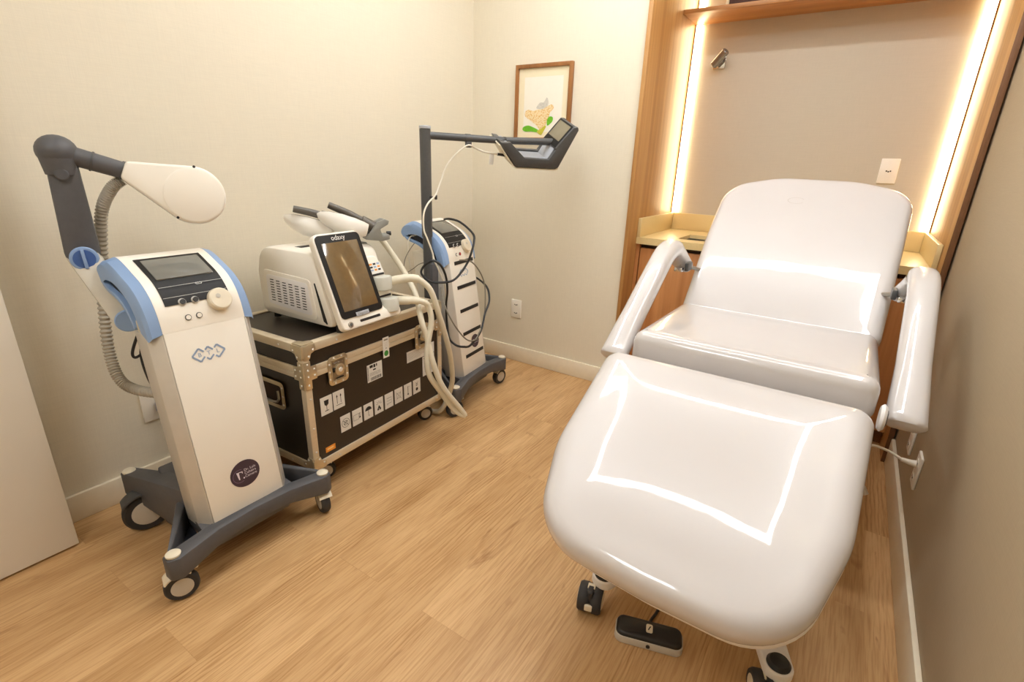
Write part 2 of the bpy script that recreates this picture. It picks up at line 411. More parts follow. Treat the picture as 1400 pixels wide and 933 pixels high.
# ------------------------------------------------------------------ alcove joinery
s = tag(MB().box((NL - .0215, YB - .017, 0), (NL, NY, HC), M['wood'], .0015).build('side_panel'), 'tall oak veneer side panel left of the lit alcove, beside the cream wall', 'panel')
t = thing('side_panel', 'tall oak veneer side panel right of the lit alcove, against the right wall', 'panel', (NR, 2.66, 0))
MB().box((NR, YB - .011, 0), (XR - .008, NY, HC), M['wood'], .001).build('board', t, True)
MB().box((NR, YB - .016, 0), (XR - .008, YB - .0112, HC), M['edge'], .001).build('shaded_front_face', t, True)  # panel front lies in shade; the shade is put in as darker brown
sh = tag(MB().box((NL, 3.115, 2.036), (NR, NY - .0, 2.056), M['wood_h'], .0015).build('wall_shelf'), 'oak wall shelf spanning the alcove high above the counter', 'shelf')
t = thing('storage_box', 'dark brown box with a pale edge standing on the high oak shelf', 'box', (-.5, 3.27, 2.056))
MB().box((-.79, 3.20, 2.0565), (-.12, 3.36, 2.26), M['brown'], .004).build('body', t, True)
MB().box((-.806, 3.195, 2.0565), (-.7905, 3.36, 2.27), M['mount'], .002).build('edge_trim', t, True)
for x0, x1, lab in ((NL + .007, NL + .043, 'left'), (NR - .043, NR - .007, 'right')):
    e0, e1 = (NL + .001, x0 - .0005) if lab == 'left' else (x1 + .0005, NR - .001)
    t = thing('led_strip', 'warm glowing vertical LED strip in the %s corner of the alcove' % lab, 'light strip', ((x0 + x1) / 2, NY, .985), group=None)
    MB().box((e0, NY - .017, .985), (e1, NY - .0005, 2.034), M['edge'], .001).build('channel', t, True)
    MB().box((x0, NY - .016, .987), (x1, NY - .0005, 2.033), M['led'], .002).build('diffuser', t, True)
    t = thing('led_strip', 'warm glowing LED strip above the high shelf at the %s of the alcove' % lab, 'light strip', ((x0 + x1) / 2, NY, 2.057))
    MB().box((e0, NY - .017, 2.057), (e1, NY - .0005, HC - .002), M['edge'], .001).build('channel', t, True)
    MB().box((x0, NY - .016, 2.059), (x1, NY - .0005, HC - .004), M['led'], .002).build('diffuser', t, True)

# countertop with upstands and undermount sink
CF = 2.785
ct = thing('countertop', 'sand coloured stone countertop with raised upstands behind the white chair', 'countertop', (-.33, 3.08, .842))
c = MB(); sx0, sx1, sy0, sy1 = -.80, -.36, 2.90, 3.14
for a, b in (((NL + .001, CF), (NR - .001, sy0)), ((NL + .001, sy1), (NR - .001, NY)), ((NL + .001, sy0), (sx0, sy1)), ((sx1, sy0), (NR - .001, sy1))):
    c.box((*a, .845), (*b, .882), M['quartz'])
c.build('slab', ct, True)
MB().box((NL + .021, NY - .02, .8825), (NR - .021, NY - .0005, .985), M['quartz'], .002).build('backsplash', ct, True)
MB().box((NL + .001, CF, .8825), (NL + .0205, NY - .0005, .985), M['quartz'], .002).build('side_upstand', ct, True)
MB().box((NR - .0205, CF, .8825), (NR - .001, NY - .0005, .985), M['quartz'], .002).build('side_upstand', ct, True)
t = thing('sink', 'rectangular stainless steel undermount sink in the stone countertop', 'sink', (-.58, 3.02, .70))
c = MB(); e = .004
c.box((sx0 + .001, sy0 + .001, .72), (sx1 - .001, sy1 - .001, .724), M['steel'])
for a, b in (((sx0 + .001, sy0 + .001), (sx0 + e, sy1 - .001)), ((sx1 - e, sy0 + .001), (sx1 - .001, sy1 - .001)), ((sx0 + .001, sy0 + .001), (sx1 - .001, sy0 + e)), ((sx0 + .001, sy1 - e), (sx1 - .001, sy1 - .001))):
    c.box((*a, .72), (*b, .862), M['steel'])
c.build('basin', t, True)
MB().cyl((-.58, 3.02, .724), (-.58, 3.02, .727), .03, M['chrome'], b=.001).build('drain', t, True)

cb = thing('vanity_cabinet', 'brown wood base cabinet under the stone countertop, behind the chair', 'cabinet', (-.33, 3.05, 0))
MB().box((NL + .001, 2.83, .08), (NR - .001, NY - .001, .70), M['cab']).build('carcass', cb, True)
MB().box((NL + .001, 2.86, 0), (NR - .001, NY - .001, .0795), M['edge']).build('plinth', cb, True)
c = MB().box((NL + .001, 2.80, .085), (NL + .020, 2.8295, .842), M['cab']); c.box((NR - .02, 2.80, .085), (NR - .001, 2.8295, .842), M['cab'])
c.box((NL + .001, 2.83, .702), (NR - .001, 2.85, .842), M['gap']); c.build('filler', cb, True)
w = (NR - NL - .046) / 3
for k in range(3):
    x0 = NL + .023 + k * w
    dd = MB().box((x0 + .0015, 2.805, .085), (x0 + w - .0015, 2.829, .822), M['cab'], .001).build('door', cb, True)
    xh = x0 + (w - .05 if k < 2 else .05)
    MB().box((xh - .006, 2.785, .55), (xh + .006, 2.7945, .69), M['steel'], .002).box((xh - .005, 2.793, .56), (xh + .005, 2.8049, .57), M['steel']).box((xh - .005, 2.793, .67), (xh + .005, 2.8049, .68), M['steel']).build('handle', dd, True)

# small chrome fixture on the alcove wall
t = thing('wall_fixture', 'small chrome fixture with square plate and slanted stub on alcove wall', 'wall fixture', (-.835, NY, 1.835))
MB().box((-.868, NY - .012, 1.80), (-.802, NY - .0005, 1.866), M['chrome'], .004).build('mounting_plate', t, True)
M['fix'] = mat('satin_chrome', (150, 150, 150), .22, .8, var=.02)
c = MB(); c.cyl((-.835, NY - .012, 1.833), (-.842, NY - .05, 1.836), .02, M['fix'], b=.003); c.cyl((-.858, NY - .055, 1.812), (-.79, NY - .085, 1.878), .021, M['fix'], b=.004); c.build('stub', t, True)

# ------------------------------------------------------------------ sockets
def socket(label, X, w, h, holes, name='wall_socket'):
    """X frame: local z out of the wall"""
    o = X.translation
    t = thing(name, label, 'wall socket', tuple(o))
    MB().box((-w / 2, -h / 2, .0005), (w / 2, h / 2, .009), M['plate'], .003, X=X).build('cover_plate', t, True)
    for cx, cy in holes:
        c = MB().prism(rounded([(cx - .017, cy - .011, .005), (cx + .017, cy - .011, .005), (cx + .017, cy + .011, .005), (cx - .017, cy + .011, .005)], 3), 'z', .009, .011, M['plate'], X=X)
        for dx, dy in ((-.0085, 0), (.0085, 0), (0, -.003)): c.disc((cx + dx, cy + dy), .0038, M['ink'], X, .0112, 10)
        c.build('outlet', t, True)
    return t
XB = lambda x, z: frame((x, YB, z), (0, -1, 0), (1, 0, 0))
socket('white double socket low on the cream wall right of the far machine', XB(-1.71, .358), .076, .12, [(0, .028), (0, -.028)])
socket('white single socket on the alcove wall above the chair backrest', frame((.092, NY, 1.275), (0, -1, 0), (1, 0, 0)), .08, .122, [(0, .0)])
socket('white socket plate on the right wall nearer the armrest', frame((XR, 2.28, .31), (-1, 0, 0), (0, -1, 0)), .076, .12, [(0, .028), (0, -.028)])
socket('white socket plate on the right wall holding the white plug', frame((XR, 2.03, .30), (-1, 0, 0), (0, -1, 0)), .076, .12, [(0, .028), (0, -.028)])
t = socket('white socket on the left wall behind the near machine', frame((XL, .705, .335), (1, 0, 0), (0, 1, 0)), .085, .12, [(.02, .0)])
MB().box((XL + .0115, .705, .31), (XL + .03, .745, .35), M['dblue'], .004).build('plug', t, True)

# ------------------------------------------------------------------ picture
t = thing('framed_picture', 'framed botanical picture with brown wooden frame on the cream wall', 'picture', (-1.582, YB, 1.57))
x0, x1, z0, z1, fw = -1.762, -1.403, 1.372, 1.768, .020
X = frame((0, YB - .012, 0), (0, -1, 0), (1, 0, 0))   # local (x, z)
c = MB()
c.box((x0, YB - .024, z0), (x0 + fw, YB - .001, z1), M['frame'], .002).box((x1 - fw, YB - .024, z0), (x1, YB - .001, z1), M['frame'], .002)
c.box((x0 + fw, YB - .024, z0), (x1 - fw, YB - .001, z0 + fw), M['frame'], .002).box((x0 + fw, YB - .024, z1 - fw), (x1 - fw, YB - .001, z1), M['frame'], .002)
c.build('frame', t, True)
MB().box((x0 + fw, YB - .012, z0 + fw), (x1 - fw, YB - .004, z1 - fw), M['mount']).build('mount_board', t, True)
c = MB().rect(x0 + .058, z0 + .05, x1 - .055, z1 - .064, M['art'], X, .0006)
def blob(cs, m, z): c.poly([(a[0], a[1], z) for a in catmull([(q[0], q[1], 0) for q in cs], 6, True)], m, X)
blob([(-1.697, 1.517), (-1.690, 1.532), (-1.672, 1.538), (-1.64, 1.532), (-1.612, 1.538), (-1.58, 1.540), (-1.552, 1.552), (-1.525, 1.562), (-1.512, 1.555), (-1.511, 1.540), (-1.530, 1.522), (-1.538, 1.495), (-1.559, 1.452), (-1.585, 1.430), (-1.605, 1.445), (-1.624, 1.462), (-1.666, 1.487), (-1.69, 1.502)], M['ochre'], .0012)
blob([(-1.62, 1.545), (-1.60, 1.572), (-1.575, 1.575), (-1.556, 1.598), (-1.545, 1.58), (-1.548, 1.555), (-1.575, 1.54)], M['sketch'], .0010)
blob([(-1.708, 1.436), (-1.698, 1.450), (-1.67, 1.456), (-1.64, 1.448), (-1.61, 1.436), (-1.586, 1.420), (-1.61, 1.420), (-1.65, 1.424), (-1.69, 1.424)], M['leaf'], .0016)
blob([(-1.545, 1.455), (-1.548, 1.48), (-1.535, 1.500), (-1.513, 1.498), (-1.512, 1.478), (-1.528, 1.462)], M['leaf'], .0016)
blob([(-1.61, 1.425), (-1.585, 1.438), (-1.56, 1.455), (-1.553, 1.448), (-1.57, 1.42), (-1.585, 1.405)], M['stalk'], .0018)
c.build('artwork', t, True)
MB().box((x0 + fw, YB - .0165, z0 + fw), (x1 - fw, YB - .0155, z1 - fw), M['art']) if False else None

# ------------------------------------------------------------------ ceiling light ring
t = thing('ceiling_light', 'rectangular LED line light recessed in the ceiling', 'ceiling light', (-.6, 1.66, HC))
lx0, lx1, ly0, ly1, lw = -1.42, .26, 1.10, 2.20, .06
f = MB(); dm = MB()
for a, b in (((lx0, ly0), (lx1, ly0 + lw)), ((lx0, ly1 - lw), (lx1, ly1)), ((lx0, ly0 + lw), (lx0 + lw, ly1 - lw)), ((lx1 - lw, ly0 + lw), (lx1, ly1 - lw))):
    dm.box((a[0], a[1], HC - .016), (b[0], b[1], HC - .0095), M['lamp'])
    f.box((a[0] - .005, a[1] - .005, HC - .009), (b[0] + .005, b[1] + .005, HC - .0005), M['shell'])
f.build('frame', t, True); dm.build('diffuser', t, True)
t = thing('ceiling_light', 'added square fill light panel, unseen, in the ceiling near the door', 'ceiling light', (-.75, -.6, HC))  # added fill panel out of view, brightens the upright faces
MB().box((-1.06, -.91, HC - .014), (-.44, -.29, HC - .0005), M['shell'], .002).build('frame', t, True)
MB().box((-1.03, -.88, HC - .018), (-.47, -.32, HC - .0145), M['panel']).build('diffuser', t, True)

# ------------------------------------------------------------------ casters
def caster(parent, x, y, r, w, rot, top, twin=False, fork=None, lever=False, hubm=None, wheelm=None, hidden=1):
    """local coords of parent; wheel centre at (x,y,r); rot = heading of the wheel plane"""
    fork = fork or M['beigecap']; hubm = hubm or M['hub']; wheelm = wheelm or M['rubber']
    ax = V((-math.sin(rot), math.cos(rot), 0)); c = V((x, y, r)); fw = V((math.cos(rot), math.sin(rot), 0))
    f = MB()
    f.cyl(c + V((0, 0, r * .75)) - fw * r * .4, V((c.x - fw.x * r * .4, c.y - fw.y * r * .4, top)), r * .24, fork, n=14)
    X = frame(c, (0, 0, 1), fw)
    fwid = (w * .2 if twin else w * .78)
    if twin:
        f.prism(rounded([(-r * .75, r * .2, .004), (r * .3, -.1 * r, .006), (r * .5, r * .98, .01), (-r * .75, r * 1.18, .01)], 3), 'y', -fwid, fwid, fork, .001, X=X)
    else:
        hood = [(r * 1.16 * math.cos(q), r * 1.16 * math.sin(q)) for q in [1.0 + 1.5 * j / 10 for j in range(11)]] + [(r * 1.05 * math.cos(q), r * 1.05 * math.sin(q)) for q in [2.5 - 1.5 * j / 10 for j in range(11)]]
        f.prism(hood, 'y', -fwid, fwid, fork, .001, X=X)
        for q in (-1, 1): f.prism(rounded([(-r * .14, -r * .1, .004), (r * .14, -r * .1, .004), (r * .3, r * 1.1, .006), (-r * .4, r * 1.1, .006)], 3), 'y', q * fwid - .002, q * fwid + .002, fork, .001, X=X) if q == hidden else None
    if lever: f.box((r * .3, -w * .5, r * 1.0), (r * 1.05, w * .5, r * 1.2), fork, .004, X=X)
    o = f.build('caster', parent)
    for sgn in ((-1, 1) if twin else (0,)):
        wm = MB(); cc = c + ax * sgn * w * .52; hw = w * .44 if twin else w * .5
        XX = frame(cc, ax, fw)
        wm.lathe([(r * .6, -hw), (r * .9, -hw), (r, -hw * .55), (r, hw * .55), (r * .9, hw), (r * .6, hw)], wheelm, XX, 32)
        wo = wm.build('wheel', o)
        hb = MB(); hb.lathe([(0.001, -hw - .003), (r * .45, -hw - .003), (r * .64, -hw - .0005), (r * .64, hw + .0005), (r * .45, hw + .003), (.001, hw + .003)], hubm, XX, 28); hb.build('hub', o)
    return o

# ------------------------------------------------------------------ medical machines on castered bases
def face(p0, p1):
    """frame on a sloped face facing -y: p0,p1 = (y,z) low and high; origin at p0"""
    v = V((0, p1[0] - p0[0], p1[1] - p0[1])).normalized(); n = V((1, 0, 0)).cross(v)
    return frame((0, p0[0], p0[1]), n, (1, 0, 0))

def diamond_logo(mb, m, X, s, z):
    for k in (-1, 0, 1):
        cx = k * s * 1.25; w = s * .24
        P = [(-s, 0), (0, s * .95), (s, 0), (0, -s * .95)]
        for i in range(4):
            a, b = V(P[i]), V(P[(i + 1) % 4]); f0, f1 = 0, 1
            if k < 1 and i == 1: f1 = .62
            if k < 1 and i == 2: f0 = .38
            if k > -1 and i == 3: f1 = .40
            if k > -1 and i == 0: f0 = .60
            q0, q1 = a + (b - a) * f0, a + (b - a) * f1
            mb.line((q0.x + cx, q0.y), (q1.x + cx, q1.y), w, m, X, z)
    for k, ch in ((-1, 'B'), (0, 'T'), (1, 'L')): mb.text(ch, s * .85, m, X @ Mx.Translation((k * s * 1.25, 0, z)))

def oval_sticker(parent, X, s):
    c = MB(); c.disc((0, 0), s * 1.08, M['purple'], X, .0012, 36, s)
    c.ring((-s * .42, -s * .05), s * .47, s * .03, M['lilacd'], X, .0018, .35 * PI, 1.65 * PI)
    c.poly([(-s * .62, s * .28, .0018), (-s * .44, s * .25, .0018), (-s * .44, -s * .32, .0018), (-s * .52, -s * .32, .0018)], M['lilac'], X)
    c.line((-s * .44, s * .24), (-s * .2, s * .2), s * .06, M['lilac'], X, .0018); c.line((-s * .2, s * .24), (-s * .2, s * .08), s * .06, M['lilac'], X, .0018)
    c.disc((-s * .15, -s * .3), s * .06, M['lilac'], X, .0018)
    for k, w in enumerate(('Dr. Luis', 'Cuhaira', 'Camere')): c.text(w, s * .27, M['lilac'], X @ Mx.Translation((-s * .06, s * (.25 - .25 * k), .0018)), 'LEFT')
    return c.build('sticker', parent)

def machine(label, loc, rz, drawers):
    t = thing('treatment_machine', label, 'machine', loc, rz)
    F = lambda z: -.178 + (z - .165) / (.768 - .165) * .088      # front plane y at height z
    zb, zt = .165, .768
    # base
    b = MB()
    for sx in (-1, 1):
        b.loft([[(sx * .272, -.215, .10), (sx * .25, -.195, .10), (sx * .12, -.02, .09), (sx * .15, -.02, .09)], [(sx * .272, -.215, .168), (sx * .25, -.195, .168), (sx * .12, -.02, .20), (sx * .15, -.02, .20)]], M['grey'], r=.004)
        b.poly([(sx * .24, -.20, .115), (sx * .15, -.19, .115), (sx * .13, -.02, .115)], M['dark'])
        # rear leg plate
        b.loft([[(sx * .185, .30, .115), (sx * .14, .305, .115), (sx * .14, .10, .065), (sx * .105, -.02, .06), (sx * .135, -.05, .06)],
                [(sx * .185, .30, .20), (sx * .14, .305, .20), (sx * .10, .10, .24), (sx * .10, -.02, .25), (sx * .14, -.05, .25)]], M['grey'], r=.006)
    b.loft([[(-.13, -.18, .085), (.13, -.18, .085), (.11, .16, .075), (-.11, .16, .075)], [(-.156, -.19, .168), (.156, -.19, .168), (.118, .17, .24), (-.118, .17, .24)]], M['grey'], r=.008)
    o = [(.272, -.225, .095, .165), (.272, -.19, .095, .165), (.245, -.182, .095, .165), (.12, -.168, .118, .175), (0, -.165, .125, .178), (-.12, -.168, .118, .175), (-.245, -.182, .095, .165), (-.272, -.19, .095, .165), (-.272, -.225, .095, .165), (-.245, -.24, .095, .168), (-.12, -.212, .116, .172), (0, -.206, .125, .174), (.12, -.212, .116, .172), (.245, -.24, .095, .168)]
    b.loft([[p[:3] for p in o], [(p[0], p[1], p[3]) for p in o]], M['grey'], r=.006)
    base = b.build('base', t)
    for x, y, z in ((-.249, -.21, .167), (.249, -.21, .167), (-.163, .28, .2), (.163, .28, .2)):
        MB().lathe([(.019, 0), (.02, .006), (.016, .0095), (.004, .011)], M['beigecap'], Mx.Translation((x, y, z)), 20).build('cap', base)
    if not drawers:
        caster(t, -.240, -.195, .046, .03, -.3, .1, lever=True, hidden=1); caster(t, .249, -.195, .046, .03, -.3 + PI / 2, .1, hidden=-1)
        caster(t, -.160, .215, .070, .034, -.25, .12, hidden=1, fork=M['dgrey']); caster(t, .160, .215, .070, .034, -.25, .12, hidden=1, fork=M['dgrey'])
    else:
        caster(t, -.240, -.195, .046, .03, -.55, .1, lever=True, hidden=1); caster(t, .249, -.195, .046, .03, -.25, .1, hidden=1)
        caster(t, -.160, .215, .070, .034, -.5, .12, hidden=1, fork=M['dgrey']); caster(t, .160, .215, .070, .034, -.5, .12, hidden=1, fork=M['dgrey'])
    # body
    c = MB(); dz = 0
    def ring(z, p): return [(x, F(z) + y, z) for x, y in p]
    back = [(-.146, .075), (-.118, .16), (-.085, .25), (.085, .25), (.118, .16), (.146, .075)]
    zt2 = .80
    c.loft([ring(zb + .02, back), ring(zt2, back)], M['mbeige'] if not drawers else M['mwhite'], r=.006); c.build('rear_housing', t)
    fp = [(-.1155, 0), (.1155, 0), (.1155, .08), (-.1155, .08)]
    front = MB().loft([ring(zb, fp), ring(zt, fp)], M['mwhite'], r=.0015).build('front_panel', t)
    for sx in (-1, 1):
        pp = [(sx * .1165, .001), (sx * .119, .0), (sx * .147, .034), (sx * .147, .10), (sx * .117, .10)]
        p2 = MB().loft([ring(zb, pp), ring(zt - .002, pp)], M['silver'], r=.002)
        p2.build('side_pillar', t)
    X = face((F(zb), zb), (F(zt), zt))
    lg = MB(); diamond_logo(lg, M['logo'], X @ Mx.Translation((-.012 if not drawers else .0, .527 if not drawers else .545, .0012)), .021 if not drawers else .019, 0); lg.build('logo', t)
    oval_sticker(t, X @ Mx.Translation((.006 if not drawers else .03, .118 if not drawers else .165, 0)), .044 if not drawers else .036)
    if drawers:
        for k, v in enumerate((.602, .476, .352, .228, .104)):
            dq = MB().box((-.075, v - .010, -.004), (.104, v + .008, .0022), M['ink'], .001, X=X)
            dq.build('drawer_slot', t)
    # head: a thick plate curled back over the housing
    out = catmull([(0, -.09, .768), (0, -.08, .815), (0, -.058, .862), (0, -.02, .90), (0, .03, .926), (0, .08, .949), (0, .12, .958), (0, .152, .947), (0, .166, .920), (0, .152, .897)], 4)
    inn = catmull([(0, .125, .895), (0, .08, .893), (0, .03, .872), (0, -.005, .845), (0, -.03, .80), (0, -.042, .768)], 4)
    prof = [(p.y, p.z) for p in out + inn]
    hs = MB().prism(prof, 'x', -.1165, .1165, M['mwhite']).build('head_shell', t)
    for sx in (-1, 1):
        # side grip: wider loop, hollow towards the outside
        ro = []
        n1, n2 = len(out), len(inn)
        cen = V((0, sum(p.y for p in out + inn) / (n1 + n2), 0))
        A = [(sx * .117, p.y, p.z) for p in out + inn]
        B = [(sx * .142, p.y + (.004 if i < n1 else 0), p.z - (.008 if i < n1 else 0)) for i, p in enumerate(out + inn)]
        Cc = [(sx * .150, p.y + (.012 if i < n1 else -.0), p.z - (.018 if i < n1 else -.002)) for i, p in enumerate(out + inn)]
        MB().loft([A, B, Cc], M['blue']).build('side_grip', t)
        lipo = catmull([(0, .166, .915), (0, .164, .885), (0, .135, .862), (0, .08, .846), (0, .035, .818), (0, .012, .785), (0, .004, .768)], 3)
        lipi = [V((0, p.y - .008, p.z + .011)) for p in lipo][::-1]
        g2 = MB().prism([(p.y, p.z) for p in lipo + lipi], 'x', sx * .117, sx * .149, M['blue'], .002); g2.build('side_grip', t)
        dk = [(-.038, .772), (-.012, .836), (.025, .864), (.08, .886), (.122, .888), (.150, .895), (.150, .872), (.08, .852), (.035, .828), (.008, .79), (.002, .772)]
        MB().prism(dk, 'x', sx * .11, sx * .134, M['dark'], .001).build('grip_recess', t)
    # control panel follows the outer profile
    seg = [p for p in out if p.z > .828 and p.y < .09]
    nr = []
    for i, p in enumerate(seg):
        d = (seg[min(i + 1, len(seg) - 1)] - seg[max(i - 1, 0)]).normalized(); nr.append(V((0, -d.z, d.y)))
    cp = MB().loft([[(-.09, *(p + n * .0025).yz), (.09, *(p + n * .0025).yz), (.09, *(p - n * .002).yz), (-.09, *(p - n * .002).yz)] for p, n in zip(seg, nr)], M['panelblk'])
    XS = face((-.02, .90), (.08, .949))
    cp.line((-.088, -.012), (.088, -.012), .0014, M['panelline'], face((-.033, .891), (-.02, .90)), .0042)
    XK = face((-.074, .828), (-.056, .866))
    cp.line((-.088, .034), (.088, .034), .0012, M['panelline'], XK, .004)
    diamond_logo(cp, M['white'], face((-.045, .88), (-.02, .90)) @ Mx.Translation((.02, .004, .0035)), .0042, 0)
    cpo = cp.build('control_panel', t)
    MB().box((-.078, .002, -.001), (.078, .098, .0068), M['glass'], .001, X=XS).build('touch_screen', t)
    for kx in (-.045, -.010):
        kb = MB().lathe([(.0105, 0), (.0105, .004), (.008, .006), (.001, .006)], M['panelline'], XK @ Mx.Translation((kx, .016, .002)), 20)
        kb.lathe([(.0072, .0), (.0072, .0105), (.001, .0105)], M['black'], XK @ Mx.Translation((kx, .016, .002)), 18); kb.build('port', t)
    dl = MB().lathe([(.034, .0), (.034, .004), (.0325, .016), (.029, .019), (.001, .0195)], M['beigecap'], XK @ Mx.Translation((.055, .004, .002)), 36)
    dl.lathe([(.007, .0195), (.006, .0185), (.001, .0182)], M['hub'], XK @ Mx.Translation((.048, .012, .0032)), 16); dl.build('dial', t)
    XBt = face((-.09, .768), (-.08, .815))
    for kx, mm in ((-.042, M['mwhite']), (-.012, M['mwhite'] if not drawers else M['red'])):
        bt = MB().lathe([(.0085, 0), (.0085, .003), (.0065, .003)], M['dgrey'], XBt @ Mx.Translation((kx, .033, .0)), 20); bt.lathe([(.0066, 0), (.0066, .0045), (.001, .0045)], mm, XBt @ Mx.Translation((kx, .033, .0)), 18); bt.build('button', t)
    return t

m1 = machine('near treatment machine with blue head corners and jointed grey arm, beside the open door', (-1.62, .693, 0), PI / 2, False)
# jointed arm (world coordinates)
pm = V((-1.745, .575, .775)); pv = V((-1.84, .536, .951)); jt = V((-1.84, .533, 1.239))
nrm = V((.95, -.3, 0)).normalized()
def bar(mb, a, b, wa, wb, th, m, n=nrm, r=.006):
    d = (b - a).normalized(); X = frame(a, n - d * n.dot(d), d)
    L = (b - a).length
    pr = rounded([(-wa * .5, -wa / 2, wa * .45), (L + wb * .5, -wb / 2, wb * .45), (L + wb * .5, wb / 2, wb * .45), (-wa * .5, wa / 2, wa * .45)], 5)
    mb.prism(pr, 'z', -th / 2, th / 2, m, r, X=X)
b = MB(); bar(b, pm, pv, .07, .075, .05, M['armgrey']); la = b.build('lower_arm', m1, True)
b = MB(); b.cyl(pv + nrm * .024, pv + nrm * .036, .034, M['blue'], b=.003, n=32); b.cyl(pv + nrm * .036, pv + nrm * .0372, .026, M['dblue'], n=28)
b.box((-.004, -.027, 0), (.004, .027, .008), M['blue'], .001, X=frame(pv + nrm * .036, nrm, (.3, 1, .05))); b.build('pivot_cap', la, True)
b = MB(); b.cyl(pm + nrm * .026, pm + nrm * .036, .033, M['blue'], b=.003, n=32); b.cyl(pm - nrm * .026 - V((0, 0, 0)), pm + V((.09, .05, -.01)), .03, M['armgrey']); b.build('pivot_cap', la, True)
b = MB(); bar(b, pv + V((0, 0, .02)), jt + V((0, .004, -.05)), .085, .068, .05, M['grey'], r=.01); ua = b.build('upper_arm', m1, True)
b = MB(); b.ball(jt, (.047, .047, .043), M['grey']); b.lathe([(.036, -.06), (.042, -.02), (.045, 0), (.03, .03)], M['grey'], Mx.Translation(jt)); b.cyl(jt + V((.03, -.01, -.058)), jt + V((.036, -.012, -.058)), .016, M['grey'], b=.003); b.build('elbow_joint', ua, True)
te = V((-1.785, .66, 1.192)); dirp = (te - jt).normalized()
b = MB(); b.cyl(jt + dirp * .02, te, .026, M['grey'], .024); b.cyl(jt + dirp * .072, jt + dirp * .076, .0275, M['dgrey'], n=24); b.cyl(te - dirp * .006, te + dirp * .004, .0265, M['dgrey']); b.build('arm_tube', m1, True)
# paddle
pc = V((-1.70, .800, 1.124)); pn = V((.93, -.34, .10)).normalized(); R0 = .085
X = frame(pc, pn, (te - pc))
L = (te - pc).length
pts = []
ta = math.acos((R0 - .026) / L)
for k in range(33):
    a = ta + (2 * PI - 2 * ta) * k / 32; pts.append((R0 * math.cos(a), R0 * math.sin(a)))
pts += [(L, -.025), (L, .025)]
hp = MB().prism(pts, 'z', -.028, .020, M['mwhite'], .008, 3, X=X).build('applicator_head', m1, True)
MB().lathe([(R0 * .93, .018), (R0 * .93, .0235), (R0 * .86, .026), (.001, .027)], M['mwhite'], X, 48).build('contact_disc', hp, True)
b = MB().prism([(x * 1.0, y * 1.0) for x, y in pts], 'z', -.034, -.0285, M['grey'], .002, X=X); b.build('back_cover', hp, True)
for a in (ta * 1.05, -ta * 1.05):
    b = MB(); b.disc((R0 * 1.02 * math.cos(a) * .96, R0 * 1.02 * math.sin(a) * .96), .004, M['ink'], X, .0203, 10)
    b.build('screw', hp, True)
H1 = [(-1.80, .655, 1.165), (-1.815, .628, 1.138), (-1.86, 0.608, 1.069), (-1.9, 0.597, 0.94), (-1.92, 0.577, 0.777), (-1.9, 0.557, 0.64), (-1.85, 0.551, 0.558), (-1.8, 0.573, 0.525), (-1.70, 0.61, 0.526)]
hp_ = catmull(H1, 64)
MB().tube(hp_, lambda u: .0150 + .0022 * math.sin(u * 2 * PI * 80), M['hose'], 12, 0).build('corrugated_hose', m1, True)
c1 = [(-1.70, .64, .75), (-1.72, 0.609, 0.745), (-1.73, 0.59, 0.729), (-1.74, 0.566, 0.67), (-1.74, 0.572, 0.651), (-1.72, 0.594, 0.675), (-1.72, 0.593, 0.704), (-1.73, 0.583, 0.66), (-1.72, 0.582, 0.602), (-1.70, 0.588, 0.556), (-1.68, .62, .50)]
MB().tube(c1, .0042, M['cord'], 8).build('cable', m1, True)

m2 = machine('far treatment machine with drawer slots, tall grey pole and boom screen, in the room corner', (-1.738, 2.025, 0), math.radians(97), True)
PX, PY = -1.71, 1.845
b = MB(); b.cyl((PX, PY, .90), (PX, PY, 1.383), .0255, M['dgrey'], n=28); b.cyl((PX, PY, .60), (PX, PY, .905), .0215, M['dgrey'], n=28); pole = b.build('pole', m2, True)
MB().cyl((PX, PY, 1.3835), (PX, PY, 1.397), .0268, M['lgrey'], b=.002, n=28).build('pole_cap', pole, True)
b = MB().cyl((PX + .02, PY - .005, 1.086), (PX + .045, PY + .015, 1.086), .004, M['black'], n=10); b.cyl((PX + .04, PY + .012, 1.086), (PX + .05, PY + .02, 1.086), .011, M['black'], b=.002, n=18); b.build('clamp_knob', pole, True)
b = MB().box((-.020, -.012, .50), (.036, .05, .77), M['grey'], .006, X=Mx.Translation((PX, PY, 0)) @ Mx.Rotation(math.radians(7), 4, 'Z'))
b.build('pole_bracket', m2, True)
b = MB(); bq = V((-1.50, 2.18, 1.352)); pa = V((PX, PY, 1.357)); b.cyl(pa, bq, .0165, M['dgrey'], n=24)
da = (bq - pa).normalized(); bm_ = pa + da * .205
b.cyl(bm_ - da * .012, bm_ + da * .012, .0185, M['dgrey'], n=24); b.cyl(bq - da * .008, bq + da * .004, .0175, M['black'], n=24)
boom = b.build('boom_arm', m2, True)
b = MB().box((-.01, -.012, -.042), (.018, .012, -.015), M['dgrey'], .004, X=frame(bm_, (0, 0, 1), da)); b.build('cable_clip', boom, True)
